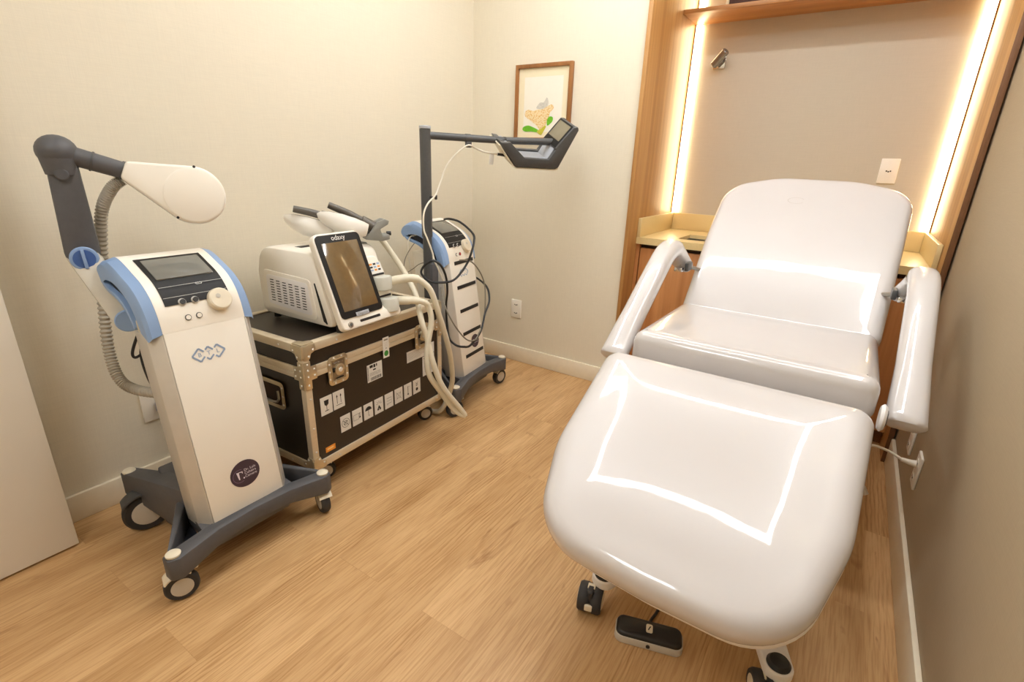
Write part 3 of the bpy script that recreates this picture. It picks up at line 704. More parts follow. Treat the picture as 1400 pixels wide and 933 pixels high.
# head on the boom : local x along boom, z up, y away from camera
XH = frame(bq, (0, 0, 1), da) @ Mx.Rotation(math.radians(20), 4, 'X')
SP = [(-.050, .014), (-.040, -.008), (.042, -.092), (.056, -.100), (.268, -.104), (.285, -.096), (.352, .092), (.346, .106), (.332, .106), (.252, -.005), (.222, -.058), (.087, -.054), (.0, .016)]
b = MB()
b.prism(SP, 'y', -.078, -.056, M['dgrey'], .003, X=XH); b.prism([(-.02, -.03), (.042, -.092)] + SP[3:11] + [(.087, -.056)], 'y', .056, .078, M['dgrey'], .003, X=XH)
b.prism([(-.050, .014), (-.040, -.008), (.042, -.092), (.056, -.100), (.268, -.104), (.285, -.096), (.27, -.085), (.06, -.083), (-.02, .010)], 'y', -.060, .060, M['dgrey'], .002, X=XH)
b.prism([(.250, -.012), (.331, .100), (.346, .104), (.352, .092), (.285, -.096), (.262, -.09)], 'y', -.060, .060, M['dgrey'], .003, X=XH)
b.cyl(XH @ V((-.01, 0, 0)), XH @ V((.27, 0, .006)), .0165, M['dgrey'], n=20)
head = b.build('scanner_frame', m2, True)
MB().prism([(-.012, .004), (.062, -.080), (.255, -.080), (.262, -.03), (.250, -.006), (.222, -.066), (.085, -.064), (.0, .006)], 'y', -.055, .055, M['lgrey'], .002, X=XH).build('inner_tray', head, True)
b = MB().prism([(-.052, .004), (.036, -.094), (.052, -.1035), (.27, -.108), (.288, -.100), (.290, -.104), (.272, -.114), (.05, -.1095), (.031, -.098), (-.056, .0)], 'y', -.074, .074, M['beigecap'], .001, X=XH); b.build('bottom_trim', head, True)
XT = XH @ frame((.291, 0.0, .048), (-.81, 0, .585), (.0, -1, .0))      # local x towards the camera side, y up the tablet
XT = XH @ frame((.291, 0.0, .048), (-.81, 0, .585), (.0, -1, .0))
sg = 1 if (XT.to_3x3() @ V((0, 1, 0))).z > 0 else -1
b = MB().box((-.077, -.070, -.012), (.077, .070, .009), M['dgrey'], .007, 3, X=XT); tb = b.build('tablet', m2, True)
MB().box((-.070, -.064, .0085), (.070, .064, .0102), M['panelblk'], .0005, X=XT).build('bezel', tb, True)
b = MB().box((-.058, -.032 if sg > 0 else -.056, .0101), (.058, .056 if sg > 0 else .032, .0112), M['glass3'], .0003, X=XT); b.disc((.0, -.048 * sg), .006, M['white'], XT, .0108, 10); b.build('screen', tb, True)
# cables of the far machine
cab = lambda pts, r, m, n: MB().tube(pts, r, M[m], 8).build(n, m2, True)
cab([(-1.76, 2.03, .965), (-1.68, 1.98, 0.977), (-1.62, 1.99, 0.964), (-1.545, 1.991, 0.918), (-1.52, 1.97, 0.884), (-1.51, 1.935, 0.832), (-1.52, 1.91, 0.778), (-1.52, 1.833, 0.724), (-1.54, 1.782, 0.71), (-1.6, 1.742, 0.711), (-1.64, 1.725, 0.744), (-1.64, 1.735, 0.774), (-1.62, 1.75, 0.797), (-1.60, 1.766, 0.807), (-1.57, 1.782, 0.785), (-1.56, 1.806, 0.728), (-1.56, 1.815, 0.656), (-1.57, 1.817, 0.59), (-1.57, 1.82, .50), (-1.54, 1.80, .43), (-1.49, 1.79, 0.405), (-1.465, 1.82, .392), (-1.46, 1.871, 0.388), (-1.485, 1.985, 0.424), (-1.51, 2.055, 0.5), (-1.53, 2.12, .56), (-1.60, 2.175, .62), (-1.74, 2.19, .66), (-1.86, 2.12, .66)], .0055, 'cord', 'black_cable')
cab([tuple(XH @ V((-.03, -.02, -.060))), tuple(XH @ V((-.10, -.02, -.052))), (-1.58, 2.06, 1.309), tuple(bm_ + V((.01, -.02, -.035))), (-1.65, 1.94, 1.244), (-1.672, 1.902, 1.151), (-1.665, 1.862, 1.099), (-1.66, 1.80, 1.06), (-1.655, 1.765, 1.015), (-1.65, 1.758, 0.947), (-1.64, 1.768, 0.906), (-1.62, 1.78, 0.842), (-1.61, 1.78, 0.807), (-1.59, 1.785, 0.768), (-1.575, 1.805, 0.706), (-1.58, 1.824, 0.646), (-1.59, 1.836, 0.586)], .0042, 'cordw', 'white_cable')
MB().cyl(XH @ V((.02, -.02, -.066)), XH @ V((-.035, -.02, -.060)), .0065, M['black'], n=14).build('cable_plug', head, True)
b = MB().box((-.010, -.0015, -.055), (.012, .0015, 0), M['paper'], .0005, X=frame(bm_ + da * .125 + V((0, 0, -.058)), (0.1, 0, 1), da)); b.build('cable_tag', head, True)
cab([(-1.58, 1.93, .79), (-1.55, 1.979, 0.783), (-1.53, 2.03, 0.726), (-1.525, 2.068, 0.649), (-1.52, 2.07, 0.554), (-1.51, 2.045, 0.461), (-1.48, 1.966, 0.425), (-1.465, 1.911, 0.402), (-1.465, 1.84, 0.427), (-1.48, 1.769, 0.516), (-1.52, 1.75, 0.604), (-1.57, 1.78, .68)], .0035, 'cordg', 'grey_cable')
cab([(-1.82, 1.90, .88), (-1.84, 1.867, 0.886), (-1.845, 1.849, 0.846), (-1.84, 1.85, 0.763), (-1.84, 1.863, 0.689), (-1.84, 1.868, 0.634), (-1.84, 1.87, .5)], .0035, 'cordw', 'thin_white_cable')
cab([(-1.80, 1.90, .87), (-1.82, 1.872, 0.855), (-1.84, 1.826, 0.788), (-1.84, 1.807, 0.728), (-1.83, 1.807, 0.708), (-1.8, 1.828, 0.729), (-1.75, 1.84, 0.764), (-1.70, 1.89, .77)], .0022, 'cordg', 'thin_grey_cable')

# ------------------------------------------------------------------ flight case
CW, CD, ZB, ZT = .772, .50, .122, .626
cs = thing('flight_case', 'black flight case with aluminium edges and metal corners between the two machines', 'case', (-1.50, .972, 0), math.radians(90 + 3))
# local: x along the front (to the right), -y is the front face, y from 0 to CD
b = MB().box((.006, .006, ZB + .004), (CW - .006, CD - .006, .517), M['case']); b.box((.006, .006, .519), (CW - .006, CD - .006, ZT - .004), M['case'])
b.build('case_body', cs)
al = MB(); w = .030; th = .003
def Lrail(p, q):     # box rails
    al.box(p, q, M['alu'], .0012)
zmid0, zmid1 = .497, .541
for z0, z1 in ((ZB, ZB + w), (ZT - w, ZT)):
    for y0, y1 in ((-.001, .006), (CD - .006, CD + .001)): Lrail((0, y0, z0), (CW, y1, z1))
    for x0, x1 in ((-.001, .006), (CW - .006, CW + .001)): Lrail((x0, 0, z0), (x1, CD, z1))
for y0, y1 in ((0, w), (CD - w, CD)): Lrail((0, y0, ZT - .004), (CW, y1, ZT + .001))
for x0, x1 in ((0, w), (CW - w, CW)): Lrail((x0, 0, ZT - .004), (x1, CD, ZT + .001))
for z0, z1 in ((zmid0, .5175), (.5185, zmid1)):
    for y0, y1 in ((-.002, .006), (CD - .006, CD + .002)): Lrail((0, y0, z0), (CW, y1, z1))
    for x0, x1 in ((-.002, .006), (CW - .006, CW + .002)): Lrail((x0, 0, z0), (x1, CD, z1))
for x0, x1 in ((0, .026), (CW - .026, CW)):
    for y0, y1 in ((-.001, .006), (CD - .006, CD + .001)): Lrail((x0, y0, ZB), (x1, y1, ZT))
for x0, x1 in ((-.001, .006), (CW - .006, CW + .001)):
    for y0, y1 in ((0, .026), (CD - .026, CD)): Lrail((x0, y0, ZB), (x1, y1, ZT))
al.build('edge_rail', cs)
def rivets(mb, pts, X):
    for p in pts: mb.lathe([(.0042, 0), (.0036, .0016), (.0008, .0022)], M['rivet'], X @ Mx.Translation((p[0], p[1], .002)), 8)
FX = frame((0, -.0022, 0), (0, -1, 0), (1, 0, 0)); LX = frame((-.0022, 0, 0), (-1, 0, 0), (0, -1, 0))
TX = frame((0, 0, ZT + .0015), (0, 0, 1), (1, 0, 0))
def clover(s): return rounded([(0, 0, 0), (s * 1.45, 0, .004), (s * 1.55, s * .75, s * .28), (s * .95, s * .95, s * .12), (s * .75, s * 1.55, s * .28), (0, s * 1.45, .004)], 4)
for cx, sx in ((0, 1), (CW, -1)):
    for cz, sz in ((ZB, 1), (ZT, -1)):
        k = MB(); S = .036
        k.prism([(cx + sx * p[0], cz + sz * p[1]) for p in clover(S)], 'y', -.0042, -.0012, M['zinc'], .0008)
        if cx == 0:
            k.prism([(p[0], cz + sz * p[1]) for p in clover(S)], 'x', -.0042, -.0012, M['zinc'], .0008)
            rivets(k, [(-S * 1.2, cz + sz * S * .6), (-S * .65, cz + sz * S * 1.2)], LX)
            k.cyl((-.002, -.002, cz), (-.002, -.002, cz + sz * S * 1.2), .004, M['zinc'], n=10)
        if cz == ZT: k.prism([(cx + sx * p[0], p[1]) for p in clover(S)], 'z', ZT + .0015, ZT + .0042, M['zinc'], .0008)
        rivets(k, [(cx + sx * S * 1.2, cz + sz * S * .6), (cx + sx * S * .65, cz + sz * S * 1.2)], FX)
        k.build('corner_plate', cs)
for cx, sx in ((0, 1), (CW, -1)):
    k = MB(); pl = [(0, .46), (.026, .46), (.026, zmid0 - .004), (.05, zmid0 - .004), (.05, zmid1 + .004), (.026, zmid1 + .004), (.026, .565), (0, .565)]
    k.prism([(cx + sx * p[0], p[1]) for p in pl], 'y', -.0052, -.0022, M['zinc'], .0006)
    F2 = frame((0, -.0034, 0), (0, -1, 0), (1, 0, 0))
    rivets(k, [(cx + sx * x, z) for x, z in ((.013, .555), (.013, .533), (.013, .508), (.013, .475), (.04, .532), (.04, .508))], F2)
    if cx == 0:
        k.prism(pl, 'x', -.0052, -.0022, M['zinc'], .0006); L2 = frame((-.0034, 0, 0), (-1, 0, 0), (0, -1, 0))
        rivets(k, [(-x, z) for x, z in ((.013, .555), (.013, .533), (.013, .508), (.013, .475), (.04, .532), (.04, .508))], L2)
    k.build('brace_plate', cs)
k = MB(); rivets(k, [(x, ZT - .015) for x in (.15, .30, .45, .6)] + [(x, ZB + .015) for x in (.12, .3, .5, .65)] + [(x, z) for x in (.013, CW - .013) for z in (.2, .3, .42)], FX)
rivets(k, [(-y, ZB + .015) for y in (.12, .3)] + [(-y, ZT - .015) for y in (.12, .28)], LX); k.build('rivet', cs)
def latch(cx):
    k = MB(); X = frame((cx, -.0022, .494), (0, -1, 0), (1, 0, 0)); a, h2 = .047, .057
    o_ = rounded([(-a, -h2, .018), (a, -h2, .018), (a, h2, .018), (-a, h2, .018)], 4)
    k.prism(o_, 'z', 0.0002, .0032, M['zinc'], .001, X=X)
    for x0, y0, x1, y1 in ((-.034, -.044, -.031, .044), (.031, -.044, .034, .044), (-.034, .041, .034, .044), (-.034, -.044, .034, -.041)): k.box((x0, y0, .003), (x1, y1, .006), M['zinc'], .0008, X=X)
    rivets(k, [(x, y) for x in (-.040, .040) for y in (-.03, .0, .03)] + [(x, y) for x in (-.018, .018) for y in (-.0505, .0505)], X @ Mx.Translation((0, 0, .001)))
    p = k.build('butterfly_latch', cs)
    k = MB(); k.box((-.031, -.041, .003), (.031, .041, .0038), M['steel'], X=X)
    k.lathe([(.023, .004), (.023, .008), (.02, .0095), (.001, .0095)], M['zinc'], X @ Mx.Translation((.004, .0, 0)), 24); k.lathe([(.009, .009), (.0085, .0125), (.001, .013)], M['rivet'], X @ Mx.Translation((.004, .0, 0)), 16)
    k.box((-.026, -.004, .004), (-.006, .012, .008), M['ink'], .001, X=X); k.box((-.02, .026, .004), (.022, .031, .0075), M['steel'], .001, X=X); k.box((-.015, -.034, .004), (.02, -.03, .0075), M['ink'], .001, X=X)
    k.build('latch_disc', p)
latch(.146); latch(.628)
# recessed handle on the left side
k = MB(); X = frame((-.0012, .21, .40), (-1, 0, 0), (0, -1, 0)); a, h2 = .085, .056
k.prism(rounded([(-a, -h2, .02), (a, -h2, .02), (a, h2, .02), (-a, h2, .02)], 4), 'z', 0.0002, .003, M['zinc'], .001, X=X); k.prism(rounded([(-a + .016, -h2 + .016, .01), (a - .016, -h2 + .016, .01), (a - .016, h2 - .016, .01), (-a + .016, h2 - .016, .01)], 4), 'z', .003, .0036, M['gap'], X=X)
rivets(k, [(x, y) for x in (-.077, .077) for y in (-.035, 0, .035)], X @ Mx.Translation((0, 0, .001))); hdp = k.build('recessed_handle', cs)
k = MB().tube([(-.055, .02, .006), (-.055, -.022, .012), (.055, -.022, .012), (.055, .02, .006)], .005, M['steel'], 8, 3, X=X); k.build('handle_bar', hdp)
# stickers
FZ = .0044; FX2 = frame((0, .006, 0), (0, -1, 0), (1, 0, 0))
def sticker(cx, cz, w_, h_, draw=None, m='paper', base=0.0):
    k = MB(); X = FX2 @ Mx.Translation((cx, cz, base)); k.box((-w_ / 2, -h_ / 2, 0.0002), (w_ / 2, h_ / 2, .0010), M[m], X=X)
    if draw: draw(k, X, .0013)
    return k.build('sticker', cs)
I = M['ink']
def glass_i(k, X, z):
    k.poly([(-.011, .022, z), (.011, .022, z), (.009, .004, z), (0, -.003, z), (-.009, .004, z)], I, X); k.rect(-.0012, -.02, .0012, -.002, I, X, z); k.rect(-.009, -.023, .009, -.020, I, X, z)
def arrows_i(k, X, z):
    for x in (-.009, .009): k.rect(x - .0012, -.015, x + .0012, .014, I, X, z); k.poly([(x - .004, .013, z), (x + .004, .013, z), (x, .024, z)], I, X)
    k.rect(-.015, -.022, .015, -.020, I, X, z)
def noroll_i(k, X, z):
    k.ring((0, 0), .018, .0016, I, X, z); k.line((-.013, .013), (.013, -.013), .0018, I, X, z); k.ring((0, 0), .009, .0016, I, X, z); k.line((-.008, -.006), (.008, .008), .003, I, X, z)
def temp_i(k, X, z):
    for p, q in (((-.02, -.012), (.008, -.012)), ((-.02, .012), (.018, .012)), ((-.02, -.012), (-.02, .012)), ((.008, -.012), (.008, .012))): k.line(p, q, .0012, I, X, z)
    k.rect(.012, -.004, .0145, .014, I, X, z); k.disc((.0132, -.006), .004, I, X, z)
def umb_i(k, X, z):
    k.poly([(.018 * math.cos(a), .004 + .017 * math.sin(a), z) for a in [PI * j / 12 for j in range(13)]], I, X); k.rect(-.001, -.022, .001, .004, I, X, z); k.rect(.001, -.022, .006, -.02, I, X, z)
def sun_i(k, X, z):
    for j in range(5): a = .3 + j * .65; k.line((.006 * math.cos(a), .006 + .006 * math.sin(a)), (.017 * math.cos(a), .006 + .017 * math.sin(a)), .0014, I, X, z)
    k.poly([(-.009, -.012, z), (0, .003, z), (.009, -.012, z)], I, X); k.disc((-.006, -.016), .005, I, X, z); k.disc((.006, -.016), .005, I, X, z)
def stack_i(k, X, z):
    for y in (-.014, .012): k.rect(-.015, y, .015, y + .0014, I, X, z)
    for p, q in (((-.014, -.018), (-.006, -.018)), ((.014, -.012), (.014, .012)), ((-.014, -.0), (.014, -.0))): k.line(p, q, .001, I, X, z)
def nost_i(k, X, z):
    for p, q in (((-.012, -.012), (.012, -.012)), ((-.012, .012), (.012, .012)), ((-.012, -.012), (-.012, .012)), ((.012, -.012), (.012, .012)), ((-.015, .018), (.016, -.018)), ((-.015, -.018), (.016, .018))): k.line(p, q, .0011, I, X, z)
def therm_i(k, X, z): k.rect(-.0015, -.015, .0015, .022, I, X, z); k.disc((0, -.017), .0045, I, X, z); k.rect(.004, .018, .012, .0192, I, X, z)
def hum_i(k, X, z): k.disc((0, -.014), .008, I, X, z); k.line((-.008, .006), (.008, .02), .002, I, X, z); k.line((-.008, .02), (.008, .006), .002, I, X, z); k.disc((0, .004), .003, I, X, z)
sticker(.085, .365, .054, .074, glass_i); sticker(.144, .366, .054, .074, arrows_i)
for j, fn in enumerate((noroll_i, temp_i, umb_i, sun_i, stack_i, nost_i, therm_i, hum_i)): sticker(.167 + j * .0608, .254, .050, .070, fn)
def bar_i(k, X, z):
    for x0, x1, y0, y1 in ((-.028, -.010, .022, .034), (-.007, .004, .020, .034), (.008, .014, .022, .034), (-.010, .006, .008, .014)): k.rect(x0, y0, x1, y1, I, X, z)
    for j in range(4): k.rect(-.03, -.001 - j * .004, .032, -.0002 - j * .004, I, X, z)
    x = -.026
    while x < .034:
        wd = random.choice((.0008, .0014, .002)); k.rect(x, -.034, x + wd, -.02, I, X, z); x += wd + random.choice((.0008, .0014))
    y = -.03
    while y < .03:
        wd = random.choice((.0008, .0016)); k.rect(-.04, y, -.035, y + wd, I, X, z); y += wd + .001
sticker(.338, .416, .084, .076, bar_i)
def tag_i(k, X, z):
    k.disc((0, -.026), .0125, M['green'], X, z); k.rect(-.011, .031, .011, .037, M['cordg'], X, z)
    for y in (.02, .012, .006): k.rect(-.01, y, .009, y + .001, M['panelline'], X, z)
    k.disc((0, -.003), .0025, I, X, z)
sticker(.40, .506, .035, .09, tag_i, base=.0085)
def doc_i(k, X, z):
    for j in range(6): k.rect(-.09, .016 - j * .006, random.uniform(-.02, .05), .0168 - j * .006, M['cordg'], X, z)
    k.poly([(.06, -.014, z), (.082, -.014, z), (.071, .004, z)], I, X)
sticker(.628, .413, .19, .052, doc_i)
def doc2_i(k, X, z):
    k.rect(-.034, .036, -.005, .042, I, X, z)
    for j in range(9): k.rect(-.034, .026 - j * .007, random.uniform(.0, .034), .0268 - j * .007, M['cordg'], X, z)
sticker(.68, .335, .085, .098, doc2_i)
def or_i(k, X, z): k.rect(-.016, -.002, .014, .005, M['lorange'], X, z)
sticker(.085, .180, .046, .022, or_i, 'orange')
for x, y in ((.115, .085), (CW - .045, .075), (.09, CD - .1), (CW - .1, CD - .1)):
    k = caster(cs, x, y, .038, .026, -.55, ZB - .004, fork=M['beigecap'], hubm=M['hub'], wheelm=M['black'])
    MB().box((x - .045, y - .04, ZB - .006), (x + .035, y + .04, ZB - .0005), M['steel'], .001).build('caster_plate', cs)

# ------------------------------------------------------------------ desktop device on the case
DZ = ZT + .006
dv = thing('desktop_device', 'white desktop treatment device with tilted touch screen on top of the flight case', 'device', (-1.475, 1.132, DZ), math.radians(90 + 3.7))
# local: x right along the front, y backwards, z up
b = MB()
side = rounded([(.05, .014, .02), (.055, .06, .02), (.13, .285, .05), (.43, .285, .07), (.46, .18, .05), (.452, .016, .03)], 5)
rings = []
for x, k in ((0, .03), (.004, .015), (.014, .004), (.03, 0), (.28, 0), (.296, .004), (.306, .015), (.31, .03)):
    cy, cz = .23, .13
    rings.append([(x, cy + (p[0] - cy) * (1 - k * .8), cz + (p[1] - cz) * (1 - k * 1.2)) for p in side])
b.loft(rings, M['mwhite']); b.build('housing', dv, ang=60)
b = MB()
for x, y in ((.03, .05), (.28, .05), (.03, .41), (.28, .41)): b.cyl((x, y, -.0055), (x, y, .022), .014, M['black'], n=14)
b.build('foot', dv)
X = frame((-.0005, 0, 0), (-1, 0, 0), (0, -1, 0))          # left side: local x = -y
b = MB(); o_ = rounded([(-.425, .045, .02), (-.125, .03, .02), (-.155, .185, .02), (-.425, .195, .02)], 4)
b.prism(o_, 'z', -.004, .0035, M['mwhite'], .003, X=X)
i_ = rounded([(-.405, .060, .016), (-.148, .047, .016), (-.168, .170, .016), (-.405, .178, .016)], 4); b.prism(i_, 'z', .003, .0042, M['shell'], .0006, X=X)
pn_ = b.build('side_panel', dv)
b = MB()
for cI in range(6):
    for rI in range(9):
        x = -.372 + cI * .036; y = .158 - cI * .0018 - rI * .0102
        b.box((x - .0105, y - .0017, .004), (x + .0105, y + .0017, .0048), M['ink'], X=X @ Mx.Translation((0, 0, 0)))
b.build('vent_slots', dv)
b = MB().prism(rounded([(-.098, .035, .003), (-.076, .022, .003), (-.128, .175, .003), (-.136, .182, .003)], 3), 'z', .0, .0012, M['ink'], X=X); b.build('side_slot', dv)
b = MB().box((.06, .26, .2845), (.16, .30, .2855), M['ink'], .0003); b.build('top_slot', dv)
# leaning screen block
tl = V((0, .125, .315)); XD = frame((.106, .004, .044), V((1, 0, 0)).cross(tl), (1, 0, 0))   # local x right, y up the slope
b = MB().prism(rounded([(-.106, -.033, .02), (.205, -.033, .02), (.205, .0, .01), (.118, .004, .02), (.118, .332, .03), (-.106, .332, .03)], 5), 'z', -.03, .0, M['mwhite'], .006, 3, X=XD); b.build('front_block', dv)
b = MB().prism(rounded([(-.099, .010, .018), (.111, .010, .018), (.111, .324, .018), (-.099, .324, .018)], 4), 'z', -.004, .004, M['panelblk'], .001, X=XD); b.text('odaxy', .027, M['white'], XD @ Mx.Translation((.005, .310, .0044))); sc = b.build('screen_bezel', dv)
MB().box((-.080, .036, .0035), (.092, .294, .0046), M['glass2'], .0003, X=XD).build('touch_screen', sc)
b = MB().box((-.032, .008, .004), (.032, .024, .0062), M['lgrey'], .001, X=XD); b.text('Elegance', .014, M['cordg'], XD @ Mx.Translation((0, .016, .0066))); b.build('name_plate', sc)
b = MB().prism(rounded([(-.02, -.016, .003), (.085, -.016, .003), (.085, -.006, .003), (-.02, -.006, .003)], 3), 'z', -.002, .0012, M['ink'], X=XD); b.build('card_slot', dv)
b = MB().lathe([(.011, 0), (.011, .004), (.008, .005), (.001, .005)], M['steel'], XD @ Mx.Translation((-.07, -.014, .0)), 20); b.lathe([(.006, .005), (.0055, .0055), (.0005, .0055)], M['dgrey'], XD @ Mx.Translation((-.07, -.014, .0004)), 14); b.build('power_button', dv)
# right section: label and two connector sockets
XR_ = XD @ Mx.Translation((.165, 0, -.022))
b = MB().prism(rounded([(-.045, -.025, .01), (.04, -.025, .01), (.038, .16, .02), (.022, .225, .03), (-.045, .225, .01)], 5), 'z', -.03, .002, M['mwhite'], .006, 3, X=XR_); b.build('socket_panel', dv)
b = MB().box((-.04, .150, .004), (.028, .196, .0048), M['paper'], X=XR_)
for j in range(3):
    for i_2 in range(3): b.box((-.034 + i_2 * .02, .186 - j * .012, .0048), (-.02 + i_2 * .02, .193 - j * .012, .0051), M[('orange', 'ink', 'logo')[(i_2 + j) % 3]], X=XR_)
b.build('warning_label', dv)
for v in (.108, .018):
    b = MB().box((-.042, v + .034, .003), (.03, v + .042, .0052), M['ink'], .0005, X=XR_)
    b.build('socket_slot', dv)
    b = MB().lathe([(.033, -.028), (.037, -.024), (.038, .022), (.035, .027), (.001, .028)], M['tubeg'], XR_ @ Mx.Translation((-.002, v, .012)) @ Mx.Rotation(-PI / 2 + .32, 4, 'X'), 28); b.build('connector_socket', dv)

# cooling hoses
def hose(label, pts, start, pr):
    t = thing('cooling_hose', label, 'hose', pts[0])
    MB().tube(pts, .0125, M['tube'], 12).build('hose', t, True)
    MB().tube(start, lambda u: .0185 if u < .55 else .0165, M['tube'], 14).build('connector', t, True)
    return t
HA = [(-1.466, 1.515, .782), (-1.45, 1.54, .760), (-1.43, 1.561, 0.721), (-1.42, 1.594, 0.618), (-1.43, 1.662, 0.461), (-1.46, 1.725, 0.321), (-1.49, 1.758, 0.20), (-1.55, 1.762, .06), (-1.62, 1.762, .014), (-1.78, 1.765, .0135)]
hose('pale hose from the upper device connector, hanging down beside the far machine', HA, [(-1.535, 1.435, .775), (-1.505, 1.462, .783), (-1.48, 1.495, .786), (-1.463, 1.518, .78)], 0)
HBp = [(-1.452, 1.502, .692), (-1.435, 1.525, .682), (-1.43, 1.541, 0.66), (-1.42, 1.545, 0.597), (-1.42, 1.515, 0.471), (-1.415, 1.516, 0.367), (-1.40, 1.575, 0.26), (-1.365, 1.629, 0.158), (-1.335, 1.668, 0.120), (-1.345, 1.645, 0.165), (-1.375, 1.566, 0.29), (-1.395, 1.530, 0.403), (-1.425, 1.522, 0.521), (-1.445, 1.51, 0.610), (-1.52, 1.56, 0.69), (-1.60, 1.575, 0.78), (-1.66, 1.545, 0.88), (-1.685, 1.525, 0.925)]
hose('pale hose from the lower device connector, looping down in front of the flight case', HBp, [(-1.53, 1.435, .694), (-1.495, 1.46, .695), (-1.465, 1.488, .695), (-1.45, 1.505, .69)], 0)

# applicators cradled on top of the device
def applicator(label, tip, tail, hA, hB, hC, cr):
    tip, tail = V(tip), V(tail); d = (tail - tip); L = d.length; d.normalize()
    t = thing('applicator', label, 'applicator', tuple((tip + tail) / 2), group=None)
    up = V((-.62, .42, 1)); up = (up - d * up.dot(d)).normalized(); sd = d.cross(up)
    W_ = [(0, .003, .003), (.05, .02, .014), (.2, .036, .028), (.45, .044, .040), (.7, .042, .042), (.9, .034, .036), (1, .026, .028)]
    lo = []; hi = []
    for u, a, h_ in W_:
        c = tip + d * L * u
        lo.append([c + sd * a * math.cos(q) + up * (-h_ * 1.35 * math.sin(q)) for q in [PI * j / 12 for j in range(13)]])
        hi.append([c + sd * a * math.cos(q) + up * (h_ * .25 * math.sin(q)) for q in [PI * j / 12 for j in range(13)]])
    MB().loft(lo, M['appl']).build('shell', t, True); MB().loft(hi, M['appd']).build('cover', t, True)
    MB().tube([hA, V(hA) * .8 + V(hB) * .2, hB, hC], lambda u: .0125 + .003 * u, M['appd'], 14).build('handle', t, True)
    hc = V(hC); dd = (hc - V(hB)).normalized()
    MB().cyl(hc - dd * .02, hc + dd * .055, .021, M['appd'], .024, b=.003).build('cuff', t, True)
    return t
applicator('left applicator with pale wedge shell and dark handle on the device', (-1.87, 1.20, 1.022), (-1.735, 1.325, .975), (-1.81, 1.205, 1.056), (-1.77, 1.26, 1.040), (-1.745, 1.30, 1.024), 0)
applicator('right applicator with pale wedge shell and brown cuffed handle, above the screen', (-1.745, 1.262, 1.040), (-1.645, 1.42, .982), (-1.745, 1.318, 1.070), (-1.70, 1.38, 1.035), (-1.665, 1.43, 1.0), 0)
b = MB(); dpos = INV[dv.name].inverted()
for (p, q, w_) in (((-1.70, 1.30, .915), (-1.665, 1.43, .915), .03),):
    pass
b = MB()
cl = [(-.05, -.028), (.02, -.036), (.05, -.03), (.05, -.01), (.02, -.012), (.012, .012), (.045, .03), (.05, .045), (.03, .052), (.0, .04), (-.03, .0)]
b.prism(cl, 'y', -.032, -.018, M['clip'], .004, X=frame((-1.635, 1.455, .965), (0, 0, 1), (.45, .9, -.28)))
b.prism(cl, 'y', .018, .032, M['clip'], .004, X=frame((-1.635, 1.455, .965), (0, 0, 1), (.45, .9, -.28)))
b.prism([(-.05, -.028), (.02, -.036), (.05, -.03), (.05, -.01), (.02, -.012), (-.03, -.01)], 'y', -.02, .02, M['clip'], .004, X=frame((-1.635, 1.455, .965), (0, 0, 1), (.45, .9, -.28)))
b.box((-1.74, 1.255, .897), (-1.66, 1.43, .922), M['clip'], .005); b.box((-1.80, 1.235, .895), (-1.74, 1.33, .915), M['dgrey'], .004)
b.cyl((-1.62, 1.50, .955), (-1.61, 1.515, .955), .009, M['black'], n=14)
b.build('applicator_cradle', dv, True)

# ------------------------------------------------------------------ treatment chair
ch = thing('treatment_chair', 'large glossy white vinyl treatment chair with reclined back and armrests', 'treatment chair', (-.19, 1.6, 0))
# leg rest
sl = .45; XLg = frame((-.207, 1.45, .68), (0, -sl, 1), (1, 0, 0)) @ Mx.Scale(-1, 4, (0, 1, 0))      # y = forwards/down
XLg = frame((-.207, 1.45, .68), (0, -sl, 1), (1, 0, 0))
ol = rounded([(-.363, .012, .05), (-.352, -.38, .35), (-.275, -.640, .17), (.0, -.66, .6), (.28, -.66, .17), (.350, -.38, .35), (.357, .012, .05)], 10)
lr = MB().cushion(ol, XLg @ Mx.Translation((0, 0, .03)), .08, .04, .025, .014, M['vinyl']).build('leg_rest', ch, True, ang=60)
ol2 = [(x * .968 + .012, y * .975 - .004) for x, y in ol]
MB().cushion(ol2, XLg @ Mx.Translation((0, .0, -.053)), .035, .008, .02, 0, M['shell'], nc=3).build('under_shell', lr, True, ang=50)
# seat
XSt = frame((-.185, 1.53, .742), (0, .035, 1), (1, 0, 0))
st = rounded([(-.342, .0, .035), (.337, .0, .035), (.345, .58, .04), (-.350, .58, .04)], 8)
MB().cushion(st, XSt @ Mx.Translation((0, 0, .008)), .125, .04, .03, .006, M['vinyl']).build('seat', ch, True, ang=60)
# back rest
bv = V((0, .585, .535)).normalized(); XBk = frame((-.182, 2.085, .705), V((1, 0, 0)).cross(bv), (1, 0, 0))
bo = rounded([(-.348, .0, .04), (.350, .0, .04), (.362, .45, 1.2), (.368, .74, .12), (.16, .795, .4), (-.14, .80, .4), (-.355, .735, .14), (-.360, .4, 1.0)], 8)
bk = MB().cushion(bo, XBk @ Mx.Translation((0, 0, -.005)), .10, .035, .03, .003, M['vinyl']).build('back_rest', ch, True, ang=60)
MB().cushion([(x * .93, .02 + y * .93) for x, y in bo], XBk @ Mx.Translation((0, 0, -.108)), .02, .006, .012, 0, M['shell'], nc=3).build('back_shell', bk, True, ang=50)
